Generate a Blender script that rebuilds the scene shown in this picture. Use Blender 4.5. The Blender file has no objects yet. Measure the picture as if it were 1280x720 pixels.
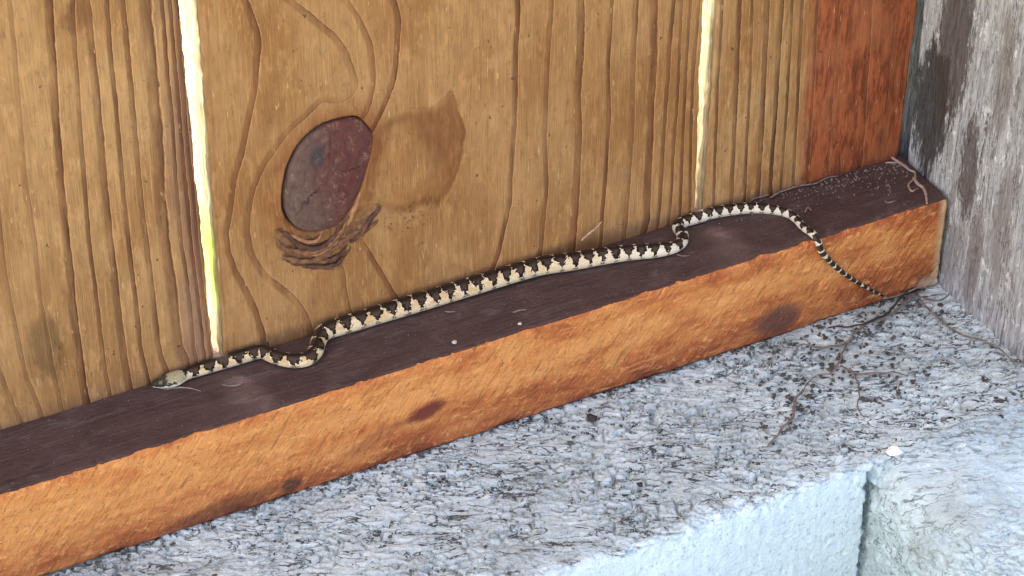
import bpy, math, random
import numpy as np
from mathutils import Matrix, Vector

# ------------------------------------------------------------------ camera, sky, sun, exposure
sc = bpy.context.scene
COL = sc.collection
rad = math.radians

cam_data = bpy.data.cameras.new('camera')
cam = bpy.data.objects.new('camera', cam_data)
COL.objects.link(cam)
cam_data.sensor_width = 36.0
cam_data.lens = 3347.36 / 1280 * 36.0
cam_data.clip_start = 0.02
cam_data.clip_end = 500.0
YAW, PITCH, ROLL = rad(26.922), rad(37.403), rad(0.097)
_f = Vector((math.sin(YAW)*math.cos(PITCH), math.cos(YAW)*math.cos(PITCH), -math.sin(PITCH)))
_r = Vector((math.cos(YAW), -math.sin(YAW), 0)); _u = _r.cross(_f)
_r2 = _r*math.cos(ROLL) + _u*math.sin(ROLL); _u2 = -_r*math.sin(ROLL) + _u*math.cos(ROLL)
cam.matrix_world = Matrix(((_r2.x, _u2.x, -_f.x, -0.485845), (_r2.y, _u2.y, -_f.y, -0.617093),
                           (_r2.z, _u2.z, -_f.z, 0.548786), (0, 0, 0, 1)))
sc.camera = cam

SUN_ELEV, SUN_AZ = rad(44), rad(-31)          # azimuth from +Y (behind the fence), negative = towards -X
world = bpy.data.worlds.new('World'); sc.world = world; world.use_nodes = True
wn = world.node_tree.nodes; wl = world.node_tree.links
sky = wn.new('ShaderNodeTexSky'); sky.sky_type = 'NISHITA'; sky.sun_disc = False
sky.sun_elevation = SUN_ELEV; sky.sun_rotation = SUN_AZ
sky.air_density = 0.17; sky.dust_density = 6.0; sky.ozone_density = 0.0
wl.new(sky.outputs['Color'], wn['Background'].inputs['Color'])
wn['Background'].inputs['Strength'].default_value = 0.15

sun_data = bpy.data.lights.new('sun', 'SUN'); sun_data.energy = 2.0; sun_data.angle = rad(0.53)
sun_data.color = (1.0, 0.95, 0.86)
sun = bpy.data.objects.new('sun', sun_data); COL.objects.link(sun)
_to = Vector((math.sin(SUN_AZ)*math.cos(SUN_ELEV), math.cos(SUN_AZ)*math.cos(SUN_ELEV), math.sin(SUN_ELEV)))
sun.rotation_euler = _to.to_track_quat('Z', 'Y').to_euler()
sun.location = _to * 5

sc.view_settings.view_transform = 'Standard'; sc.view_settings.look = 'None'
sc.view_settings.gamma = 1.0; sc.view_settings.use_curve_mapping = False
sc.view_settings.exposure = 3.8
sc.render.engine = 'CYCLES'

MM = 0.001
# ------------------------------------------------------------------ measured lines (millimetres)
B1 = [[0,1.0,0.55,[[-328.4,100.4],[-329.9,62.7],[-329.2,41.0],[-328.1,19.3],[-325.1,3.2]],0],[1,1.0,0.45,[[-317.4,152.1],[-318.6,125.5],[-320.0,92.0],[-319.6,62.3],[-320.3,45.0],[-319.4,33.7],[-319.4,20.0],[-318.1,1.9]],1],[2,1.7,0.9,[[-306.1,149.0],[-307.5,129.2],[-308.3,108.5],[-309.3,82.8],[-309.9,65.4],[-309.9,52.3],[-310.5,36.6],[-310.1,20.5],[-309.8,2.4]],1],[3,0.9,0.9,[[-299.1,147.1],[-300.2,127.1],[-301.5,102.2],[-302.2,80.5],[-302.6,63.9],[-302.4,44.7],[-302.7,22.6],[-302.0,2.1]],1],[4,1.6,0.75,[[-295.3,146.1],[-295.3,121.5],[-295.7,97.5],[-296.2,71.1],[-296.2,59.6],[-296.0,42.5],[-296.0,20.2],[-295.2,2.2]],1],[5,1.0,0.95,[[-288.9,144.3],[-289.8,119.9],[-289.8,98.6],[-290.1,81.1],[-290.2,59.8],[-290.1,34.5],[-289.9,13.2],[-288.7,2.1]],1],[6,1.1,0.85,[[-284.6,143.2],[-284.5,122.6],[-284.8,97.1],[-285.1,70.6],[-284.8,55.8],[-284.4,32.5],[-284.2,13.4],[-282.6,5.2]],1],[7,2.4,0.7,[[-277.9,141.3],[-277.8,113.6],[-278.8,80.5],[-279.0,56.1],[-277.9,36.3],[-277.8,11.1],[-276.0,5.5]],1],[8,0.8,0.9,[[-272.3,139.8],[-272.9,92.0],[-273.3,54.2],[-272.4,28.3],[-272.3,8.1]],1],[9,0.8,0.9,[[-270.1,139.2],[-270.2,97.0],[-270.0,48.7],[-268.8,6.5]],1],[10,0.8,0.9,[[-268.4,138.7],[-268.4,96.5],[-268.1,48.1],[-267.1,7.2]],1]]
B2 = [[0,0.5,0.25,[[-259.0,133.4],[-260.0,93.9],[-260.8,64.3],[-261.3,42.7],[-261.2,3.8]],1],[1,1.5,0.8,[[-246.8,132.8],[-245.6,127.2],[-243.9,121.7],[-243.7,115.7],[-244.6,109.9],[-245.5,103.0],[-246.7,96.1],[-249.0,89.4],[-251.6,78.9],[-254.9,68.5],[-257.0,57.5],[-258.9,49.4],[-258.4,40.5],[-254.7,30.0],[-251.5,19.8],[-249.3,9.5]],1],[2,1.1,0.75,[[-216.3,89.1],[-222.2,91.2],[-226.0,89.9],[-229.1,87.0],[-233.3,84.7],[-238.4,79.9],[-244.1,73.3],[-247.2,67.6],[-249.8,60.7],[-251.6,48.9],[-250.3,38.4],[-246.7,29.8],[-240.7,22.2],[-236.3,15.5],[-232.8,6.3]],0],[2,1.5,0.6,[[-233.0,129.1],[-229.3,125.2],[-224.6,119.1],[-221.1,115.3],[-217.3,109.9],[-214.9,103.7],[-213.7,97.8],[-212.6,92.2]],1],[3,1.3,0.7,[[-214.6,124.0],[-211.8,119.3],[-209.6,114.1],[-207.2,106.8],[-206.3,99.8],[-206.3,93.3],[-207.7,84.8],[-210.0,81.3]],1],[3,1.3,0.7,[[-220.3,24.4],[-219.5,15.9],[-218.3,8.9],[-217.9,5.0]],0],[4,1.0,1.0,[[-198.7,119.7],[-197.2,112.7],[-197.7,105.0],[-198.5,96.4],[-200.1,87.9],[-203.1,81.9],[-205.7,77.6]],1],[4,1.3,0.9,[[-212.6,31.9],[-208.9,23.8],[-204.8,14.8],[-200.7,4.4]],0],[4.5,0.5,0.5,[[-206.0,33.9],[-202.2,25.1],[-196.9,18.4],[-194.1,11.8]],0],[5,1.2,0.95,[[-155.9,108.0],[-155.6,99.1],[-156.5,90.3],[-156.7,73.7],[-157.3,52.6],[-158.4,29.4],[-163.2,9.8]],1],[6,1.2,0.7,[[-143.7,104.7],[-145.1,74.9],[-145.7,50.0],[-144.9,33.6],[-146.5,9.2]],1],[7,1.9,0.85,[[-133.0,101.7],[-132.6,83.5],[-133.5,66.8],[-132.8,47.9],[-134.1,15.2],[-134.5,6.9]],1],[8,1.0,0.95,[[-121.5,98.6],[-122.4,77.6],[-121.5,52.2],[-121.9,34.2],[-122.9,11.5],[-123.0,4.8]],1],[9,1.3,0.65,[[-112.6,96.2],[-112.9,60.7],[-112.4,46.2],[-114.0,5.6]],1],[10,1.9,0.85,[[-106.0,94.4],[-105.2,72.6],[-105.4,47.3],[-105.5,5.9]],1],[11,1.0,0.8,[[-98.1,92.2],[-99.0,78.4],[-100.0,34.9],[-100.4,7.3]],1],[12,0.8,0.9,[[-95.4,91.5],[-95.0,62.8],[-95.6,33.6],[-96.0,7.9]],1],[13,0.8,0.9,[[-92.0,90.6],[-92.5,54.7],[-92.2,8.0]],1]]
B3 = [[0,0.8,0.8,[[-79.7,87.2],[-79.6,47.4],[-78.9,4.8]],1],[1,1.2,0.95,[[-73.1,85.4],[-72.3,51.0],[-71.4,3.7]],1],[2,0.8,0.9,[[-68.1,84.0],[-66.9,45.9],[-66.1,2.0]],1],[3,1.4,0.75,[[-62.1,82.4],[-60.9,41.8],[-60.5,1.3]],1],[4,1.1,1.0,[[-56.1,80.7],[-55.7,40.3],[-55.2,1.0]],1],[5,0.8,0.8,[[-52.2,79.7],[-51.2,44.9],[-51.0,2.0]],1],[6,0.9,0.9,[[-47.7,78.4],[-46.9,40.0],[-45.6,1.7]],1],[7,0.8,0.5,[[-41.9,76.9],[-40.3,29.7],[-40.6,5.0]],1],[8,0.9,0.35,[[-33.4,74.5],[-32.6,35.4],[-31.7,2.9]],1],[9,1.3,0.45,[[-20.2,70.9],[-19.0,38.1],[-17.7,3.7]],1],[10,0.8,0.3,[[-9.5,68.0],[-9.4,35.3],[-9.4,2.9]],1]]
KNOT = [[-217.0,82.0],[-211.9,80.9],[-207.5,74.6],[-207.0,69.4],[-208.6,62.6],[-211.6,53.2],[-215.8,45.7],[-221.3,40.7],[-228.6,40.6],[-235.0,44.2],[-238.9,51.7],[-239.1,59.8],[-236.9,69.3],[-232.7,76.6],[-227.4,80.6],[-222.1,82.3]]
EAR = [[-207.3,74.0],[-201.7,76.3],[-193.6,77.5],[-185.5,76.3],[-182.8,77.9],[-179.4,81.1],[-177.2,77.0],[-176.2,71.0],[-174.3,66.0],[-174.5,59.9],[-176.0,51.2],[-178.8,43.7],[-183.1,37.4],[-186.2,36.9],[-188.4,38.7],[-193.8,37.9],[-199.8,38.6],[-204.3,41.7],[-207.9,44.6],[-210.8,48.9],[-208.9,59.9]]
TORN = [[-242.4,43.8],[-240.3,46.7],[-236.1,43.7],[-228.7,40.6],[-222.9,41.9],[-218.6,46.5],[-215.4,52.0],[-212.1,46.4],[-205.7,45.0],[-205.2,42.2],[-211.3,37.5],[-213.2,32.8],[-216.8,31.3],[-218.3,25.0],[-221.3,23.3],[-227.7,26.1],[-238.5,32.5],[-240.5,37.8]]
FOLDS = [[1.1,1,[[-240.9,45.9],[-237.9,43.3],[-235.7,39.9],[-233.0,37.0],[-229.0,35.0],[-224.9,35.2],[-221.3,38.1],[-219.2,41.8]]],[1.3,0,[[-242.1,43.8],[-239.8,38.9],[-235.9,36.2],[-230.8,34.1],[-226.1,33.7],[-222.8,35.3],[-218.9,39.3],[-216.6,43.9]]],[1.3,0,[[-240.1,35.7],[-236.1,32.7],[-231.0,30.5],[-227.4,30.8],[-223.3,32.1],[-218.5,34.8],[-214.6,36.6],[-210.1,37.0]]],[1.0,1,[[-239.0,33.2],[-234.5,30.5],[-229.9,28.1],[-224.7,26.2],[-220.6,26.6],[-217.2,30.0],[-216.1,31.8]]],[1.2,1,[[-216.5,33.0],[-212.8,35.3],[-210.0,39.1],[-207.6,41.6],[-205.1,43.8]]],[0.8,2,[[-237.3,43.4],[-235.1,41.5],[-232.0,38.7],[-228.0,38.0],[-225.7,40.6]]],[0.9,2,[[-217.6,39.4],[-216.3,42.1],[-214.8,45.3],[-213.5,48.1],[-211.9,52.2]]],[0.9,0,[[-213.8,33.3],[-211.3,35.5],[-207.7,38.0],[-205.9,39.7]]],[0.8,2,[[-230.3,32.8],[-226.8,32.5],[-223.2,33.5],[-220.5,35.8]]],[0.9,1,[[-229.2,31.0],[-225.2,29.4],[-221.6,28.8],[-219.2,30.7],[-217.4,32.8]]]]
SNAKE = [[-288.0,28.6,0.9,1.0],[-283.3,26.6,2.7,3.0],[-279.7,26.6,2.7,3.0],[-276.7,27.3,2.1,2.3],[-272.4,27.3,2.1,2.3],[-267.8,27.2,2.2,2.4],[-264.3,27.2,2.2,2.4],[-260.7,27.1,2.2,2.5],[-257.4,27.1,2.2,2.5],[-253.7,27.1,2.2,2.5],[-250.6,26.8,2.2,2.5],[-248.7,24.0,2.2,2.5],[-246.7,20.7,2.2,2.5],[-243.0,17.4,2.2,2.5],[-238.7,16.3,2.3,2.6],[-234.8,18.7,2.3,2.6],[-231.9,22.9,2.3,2.6],[-228.4,26.2,2.7,3.02],[-224.2,26.5,2.8,3.14],[-217.9,26.4,2.9,3.25],[-211.3,26.4,2.9,3.25],[-198.1,26.3,3.0,3.36],[-187.6,26.3,3.0,3.36],[-177.3,26.3,3.0,3.36],[-166.8,26.3,3.0,3.36],[-156.7,26.3,3.0,3.36],[-147.8,25.8,3.0,3.36],[-138.0,23.5,2.9,3.25],[-128.1,21.8,2.8,3.14],[-118.3,19.7,2.6,2.91],[-109.0,16.8,2.4,2.69],[-102.5,16.0,2.0,2.2],[-98.3,17.4,1.9,2.1],[-95.7,21.3,1.9,2.1],[-94.9,26.1,1.9,2.1],[-91.5,27.5,1.9,2.1],[-86.3,27.4,2.0,2.2],[-80.1,27.4,2.0,2.2],[-72.3,26.1,1.9,2.15],[-64.6,23.3,1.8,2.0],[-58.6,18.7,1.6,1.75],[-55.6,14.0,1.4,1.55],[-55.7,7.4,1.3,1.4],[-55.4,3.2,1.6,1.35],[-54.9,0.4,1.5,1.3],[-54.4,-1.3,-0.3,1.25],[-53.1,-1.2,-4.3,1.2],[-48.6,-1.0,-10.7,1.05],[-42.9,-0.9,-17.5,0.9],[-36.2,-0.8,-24.2,0.75],[-29.1,-0.6,-30.5,0.55],[-23.8,-0.3,-35.0,0.35],[-21.0,-0.1,-37.5,0.15]]
STEMS = [["root",0.55,[[-10.2,-2.3,-36.6],[-16.8,-5.7,-36.6],[-24.1,-8.6,-36.6],[-32.3,-9.5,-36.6],[-41.1,-11.6,-36.6],[-49.8,-16.9,-36.6],[-57.5,-24.1,-36.6],[-62.9,-27.7,-36.6],[-69.9,-27.2,-36.6],[-76.7,-31.5,-36.6]]],["root",0.6,[[-76.0,-30.4,-36.6],[-81.9,-35.0,-36.6],[-85.9,-40.6,-36.6],[-93.5,-45.7,-36.6],[-102.6,-50.7,-36.6]]],["root",0.5,[[-10.7,-2.3,-36.6],[-12.7,-9.4,-36.6],[-12.8,-16.0,-36.6],[-12.1,-24.6,-36.6],[-10.2,-31.2,-36.6],[-6.2,-36.4,-36.6],[-3.5,-43.4,-36.6],[-2.9,-51.7,-36.6]]],["root",0.5,[[-10.8,0.2,-35.8],[-20.7,-4.9,-35.8],[-28.0,-9.5,-35.8],[-37.3,-10.5,-35.8],[-44.9,-9.1,-35.8],[-50.6,-6.3,-35.8]]],["root",0.5,[[-44.3,-14.8,-36.6],[-51.4,-16.1,-36.6],[-58.5,-14.1,-36.6],[-63.4,-10.0,-36.6],[-68.8,-12.1,-36.6]]],["root",0.45,[[-24.1,-0.2,-36.1],[-18.8,-2.0,-36.1],[-9.7,-1.6,-36.1],[-4.4,-3.4,-36.1]]],["root",0.45,[[-57.5,-25.7,-36.6],[-55.0,-31.6,-36.6],[-49.1,-35.4,-36.6],[-43.2,-37.6,-36.6],[-40.0,-40.8,-36.6]]],["root",0.4,[[-55.1,-28.5,-36.6],[-58.8,-39.1,-36.6],[-64.3,-46.9,-36.6],[-66.1,-53.6,-36.6]]],["root",0.28,[[-159.2,-3.9,-36.6],[-148.9,-10.5,-36.6],[-134.6,-15.4,-36.6],[-120.4,-23.4,-36.6],[-101.7,-34.3,-36.6]]],["root",0.4,[[-10.2,-5.6,-36.6],[-7.0,-10.6,-36.6],[-1.2,-8.5,-36.6]]]]
RAILBITS = [[0.55,[[-4.2,30.1,0.7],[-3.9,26.8,0.7],[-3.0,23.2,0.7],[-2.9,19.7,0.7],[-2.1,18.1,0.7],[-3.5,15.3,0.7]]],[0.6,[[-4.2,15.6,0.7],[-5.1,11.5,0.7],[-4.9,8.3,0.7],[-6.3,4.4,0.7],[-8.9,0.1,0.7]]],[0.4,[[-4.8,14.7,0.5],[-7.7,13.1,0.5],[-8.9,11.4,0.5],[-9.5,8.7,0.5],[-7.5,9.2,0.5]]],[0.35,[[-7.9,27.9,0.5],[-5.8,26.9,0.5],[-3.4,26.1,0.5]]],[0.3,[[-21.1,8.5,0.5],[-20.8,6.8,0.5],[-17.1,6.8,0.5]]],[0.3,[[-16.7,11.6,0.5],[-15.1,13.8,0.5],[-14.4,16.5,0.5]]],[0.3,[[-286.8,27.1,0.3],[-284.3,24.9,0.3],[-280.8,24.0,0.3],[-277.0,21.2,0.3],[-274.9,18.8,0.3]]],[0.25,[[-267.7,18.8,0.3],[-265.5,16.8,0.3],[-262.4,16.1,0.3],[-260.3,17.3,0.3]]],[0.25,[[-186.8,21.2,0.3],[-185.3,20.0,0.3],[-183.5,19.5,0.3]]],[0.25,[[-167.0,10.2,0.3],[-164.2,10.3,0.3],[-162.1,9.7,0.3]]],[0.25,[[-102.0,14.0,0.3],[-100.8,12.3,0.3],[-98.4,11.6,0.3]]],[0.35,[[-56.6,27.2,1.2],[-51.8,28.6,1.2],[-46.8,28.8,1.2],[-43.4,28.8,1.2]]],[0.3,[[-26.8,30.7,1.0],[-21.4,30.8,1.0],[-17.3,30.3,1.0]]],[0.3,[[-43.1,29.2,0.8],[-37.3,27.9,0.8],[-31.6,29.0,0.8],[-27.8,28.1,0.8]]],[0.3,[[-49.8,15.2,0.5],[-47.3,17.1,0.5],[-47.3,15.0,0.5]]],[0.3,[[-67.2,24.8,1.0],[-63.0,29.1,1.0],[-55.7,29.2,1.0]]]]
SPLINTER = [[-132.2,27.5,7.2],[-129.5,27.5,9.0],[-126.4,27.5,10.7],[-124.3,27.5,12.7]]
SPECKS = [[-191.2,4.8,0.3],[-167.6,3.8,0.3],[-166.9,6.8,0.3],[-269.2,0.8,0.3],[-256.0,15.6,0.3],[-275.8,9.0,0.3],[-314.9,23.4,0.3],[-143.5,21.1,0.3],[-26.8,9.8,0.3],[-22.3,13.5,0.3],[-18.2,15.8,0.3],[-31.0,14.1,0.3],[-28.6,20.5,0.3],[-30.1,6.1,0.3],[-85.3,-8.2,0.3],[-99.9,-0.9,0.3],[-89.2,12.1,0.3],[-76.1,18.0,0.3],[-234.5,25.6,0.3],[-204.7,5.9,0.3],[-209.5,17.8,0.3],[-302.8,10.3,0.3],[-156.1,2.8,0.3],[-180.4,13.6,0.3]]
CLUMPS = [[-147.2,-10.3,-37.0],[-143.5,-13.1,-37.0],[-170.7,-17.9,-37.0],[-149.1,-47.2,-37.0],[-187.5,-52.2,-37.0],[-141.5,-34.5,-37.0],[-10.3,1.1,-37.0],[-56.6,-36.5,-37.0],[-23.0,-72.5,-37.0],[-105.3,-55.9,-37.0],[-100.7,-61.0,-37.0]]

# ------------------------------------------------------------------ helpers
def pn(x, y, seed=0):
    """2-D gradient noise, about -1..1"""
    x = np.asarray(x, float); y = np.asarray(y, float)
    x, y = np.broadcast_arrays(x, y)
    xi = np.floor(x).astype(np.int64); yi = np.floor(y).astype(np.int64)
    xf = x - xi; yf = y - yi
    def g(ix, iy, dx, dy):
        h = (ix*374761393 + iy*668265263 + seed*974634757) & 0xFFFFFFFF
        h = ((h ^ (h >> 13))*1274126177) & 0xFFFFFFFF
        h = h ^ (h >> 16)
        a = (h & 0xFFFF)/65536.0*2*np.pi
        return np.cos(a)*dx + np.sin(a)*dy
    sx = xf*xf*xf*(xf*(xf*6-15)+10); sy = yf*yf*yf*(yf*(yf*6-15)+10)
    a = g(xi, yi, xf, yf); b = g(xi+1, yi, xf-1, yf)
    c = g(xi, yi+1, xf, yf-1); d = g(xi+1, yi+1, xf-1, yf-1)
    return ((a+(b-a)*sx) + ((c+(d-c)*sx)-(a+(b-a)*sx))*sy)*1.5

def fbm(x, y, seed=0, oct=4, gain=.5):
    r = 0; a = 1; t = 0
    for i in range(oct):
        r = r + a*pn(x*2**i, y*2**i, seed+i*17); t += a; a *= gain
    return r/t

def sstep(a, b, x):
    t = np.clip((x-a)/(b-a), 0, 1); return t*t*(3-2*t)

def link(name, me, mat=None, parent=None):
    o = bpy.data.objects.new(name, me); COL.objects.link(o)
    if mat: me.materials.append(mat)
    if parent: o.parent = parent
    return o

def mesh_np(name, V, quads, ngons=(), smooth=True, attrs=None):
    me = bpy.data.meshes.new(name)
    V = np.asarray(V, np.float32).reshape(-1, 3)
    quads = np.asarray(quads, np.int32).reshape(-1, 4)
    nl = quads.size + sum(len(n) for n in ngons); nf = len(quads)+len(ngons)
    me.vertices.add(len(V)); me.vertices.foreach_set('co', V.ravel())
    me.loops.add(nl); me.polygons.add(nf)
    li = quads.ravel(); starts = list(range(0, quads.size, 4)); p = quads.size
    extra = []
    for n in ngons:
        starts.append(p); p += len(n); extra += list(n)
    me.loops.foreach_set('vertex_index', np.concatenate([li, np.array(extra, np.int32)]) if extra else li)
    me.polygons.foreach_set('loop_start', np.array(starts, np.int32))
    sm = np.full(nf, smooth); sm[len(quads):] = False
    me.polygons.foreach_set('use_smooth', sm)
    for k, a in (attrs or {}).items():
        at = me.attributes.new(k, 'FLOAT', 'POINT'); at.data.foreach_set('value', np.asarray(a, np.float32).ravel())
    me.update(calc_edges=True); me.validate()
    return me

def loft(name, V, mat, parent=None, attrs=None, caps=True, smooth=True):
    """V[rows, n, 3] in mm: rows of a closed section, lofted into a solid"""
    nr, n, _ = V.shape
    idx = np.arange(nr*n).reshape(nr, n); nx = np.roll(idx, -1, 1)
    q = np.stack([idx[:-1], nx[:-1], nx[1:], idx[1:]], -1).reshape(-1, 4)
    ng = [list(idx[0][::-1]), list(idx[-1])] if caps else []
    return link(name, mesh_np(name, V*MM, q, ng, smooth, attrs), mat, parent)

def catmull(P, n):
    P = np.asarray(P, float); out = []
    Q = np.vstack([2*P[0]-P[1], P, 2*P[-1]-P[-2]])
    for i in range(1, len(Q)-2):
        p0, p1, p2, p3 = Q[i-1:i+3]
        t = np.linspace(0, 1, n, endpoint=False)[:, None]
        out.append(.5*(2*p1+(p2-p0)*t+(2*p0-5*p1+4*p2-p3)*t**2+(3*p1-p0-3*p2+p3)*t**3))
    return np.vstack(out+[P[-1:]])

def resample(P, step):
    d = np.r_[0, np.cumsum(np.linalg.norm(np.diff(P[:, :3], axis=0), axis=1))]
    s = np.linspace(0, d[-1], max(2, int(d[-1]/step)+1))
    return np.stack([np.interp(s, d, P[:, i]) for i in range(P.shape[1])], 1), s

def tube_rings(P, R, seg, flat=1.0, up=(0, 0, 1)):
    """rings round the path P; angle 0 is 'up', grows towards the -side. R: radius per ring"""
    T = np.gradient(P, axis=0); T /= np.linalg.norm(T, axis=1)[:, None]+1e-9
    U0 = np.asarray(up, float)
    U0 = U0 if U0.ndim == 2 else np.tile(U0, (len(P), 1))
    S = np.cross(T, U0); S /= np.linalg.norm(S, axis=1)[:, None]+1e-9
    U = np.cross(S, T)
    a = np.linspace(0, 2*np.pi, seg, endpoint=False)
    fl = np.broadcast_to(np.asarray(flat, float), (len(P),))
    return (P[:, None, :] + np.sin(a)[None, :, None]*S[:, None, :]*R[:, None, None]
            + np.cos(a)[None, :, None]*U[:, None, :]*(R*fl)[:, None, None]), a

def empty(name, loc):
    o = bpy.data.objects.new(name, None); COL.objects.link(o); o.location = Vector(loc)*MM; o.empty_display_size = .02
    return o

def adopt(child, root):
    child.parent = root; child.matrix_parent_inverse = Matrix.Translation(-root.location)

def tag(o, label, cat, group=None, kind=None):
    if label: o['label'] = label
    if cat: o['category'] = cat
    if group: o['group'] = group
    if kind: o['kind'] = kind
    return o

# ------------------------------------------------------------------ node helper
class NT:
    def __init__(s, name):
        s.m = bpy.data.materials.new(name); s.m.use_nodes = True
        s.t = s.m.node_tree; s.n = s.t.nodes; s.b = s.n['Principled BSDF']
        s._co = None
    def put(s, sock, v):
        if isinstance(v, bpy.types.NodeSocket): s.t.links.new(v, sock)
        elif isinstance(v, (tuple, list)) and len(v) == 3 and sock.type == 'RGBA': sock.default_value = (*v, 1)
        else: sock.default_value = v
    def math(s, op, a, b=0.0, c=None, clamp=False):
        n = s.n.new('ShaderNodeMath'); n.operation = op; n.use_clamp = clamp
        s.put(n.inputs[0], a); s.put(n.inputs[1], b)
        if c is not None: s.put(n.inputs[2], c)
        return n.outputs[0]
    def attr(s, name):
        n = s.n.new('ShaderNodeAttribute'); n.attribute_name = name; return n.outputs['Fac']
    def co(s, sx=1, sy=1, sz=1, rot=(0, 0, 0)):
        """object coordinates in millimetres, scaled"""
        if s._co is None: s._co = s.n.new('ShaderNodeTexCoord').outputs['Object']
        src = s._co
        if any(rot):                                    # turn first, then stretch
            n = s.n.new('ShaderNodeMapping'); s.t.links.new(src, n.inputs['Vector'])
            n.inputs['Rotation'].default_value = rot; src = n.outputs[0]
        n = s.n.new('ShaderNodeMapping'); s.t.links.new(src, n.inputs['Vector'])
        n.inputs['Scale'].default_value = (1000*sx, 1000*sy, 1000*sz)
        return n.outputs[0]
    def sep(s, v):
        n = s.n.new('ShaderNodeSeparateXYZ'); s.put(n.inputs[0], v); return n.outputs
    def noise(s, vec, scale=1., detail=3., rough=.55, dist=0.):
        n = s.n.new('ShaderNodeTexNoise'); s.put(n.inputs['Vector'], vec)
        n.inputs['Scale'].default_value = scale; n.inputs['Detail'].default_value = detail
        n.inputs['Roughness'].default_value = rough; n.inputs['Distortion'].default_value = dist
        return n.outputs['Fac']
    def vor(s, vec, scale=1., feature='F1', rnd=1.):
        n = s.n.new('ShaderNodeTexVoronoi'); n.feature = feature; s.put(n.inputs['Vector'], vec)
        n.inputs['Scale'].default_value = scale; n.inputs['Randomness'].default_value = rnd
        return n.outputs['Distance']
    def rng(s, v, a, b, c=0., d=1., smooth=True):
        n = s.n.new('ShaderNodeMapRange'); n.interpolation_type = 'SMOOTHSTEP' if smooth else 'LINEAR'
        s.put(n.inputs[0], v)
        for i, k in enumerate((a, b, c, d)): s.put(n.inputs[i+1], k)
        return n.outputs[0]
    def mix(s, f, a, b, blend='MIX'):
        n = s.n.new('ShaderNodeMix'); n.data_type = 'RGBA'; n.blend_type = blend
        s.put(n.inputs[0], f); s.put(n.inputs[6], a); s.put(n.inputs[7], b)
        return n.outputs[2]
    def ramp(s, f, stops, interp='LINEAR'):
        n = s.n.new('ShaderNodeValToRGB'); r = n.color_ramp; r.interpolation = interp
        while len(r.elements) < len(stops): r.elements.new(.5)
        for e, (p, c) in zip(r.elements, stops):
            e.position = p; e.color = (*c, 1) if isinstance(c, (tuple, list)) else (c, c, c, 1)
        s.put(n.inputs[0], f); return n.outputs[0]
    def bump(s, h, dist, strength=1., normal=None):
        n = s.n.new('ShaderNodeBump'); n.inputs['Distance'].default_value = dist*MM
        n.inputs['Strength'].default_value = strength; s.put(n.inputs['Height'], h)
        if normal: s.put(n.inputs['Normal'], normal)
        return n.outputs[0]
    def done(s, col, rough=.8, normal=None, spec=.3):
        s.put(s.b.inputs['Base Color'], col); s.put(s.b.inputs['Roughness'], rough)
        s.b.inputs['Specular IOR Level'].default_value = spec
        if normal: s.put(s.b.inputs['Normal'], normal)
        return s.m

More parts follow.
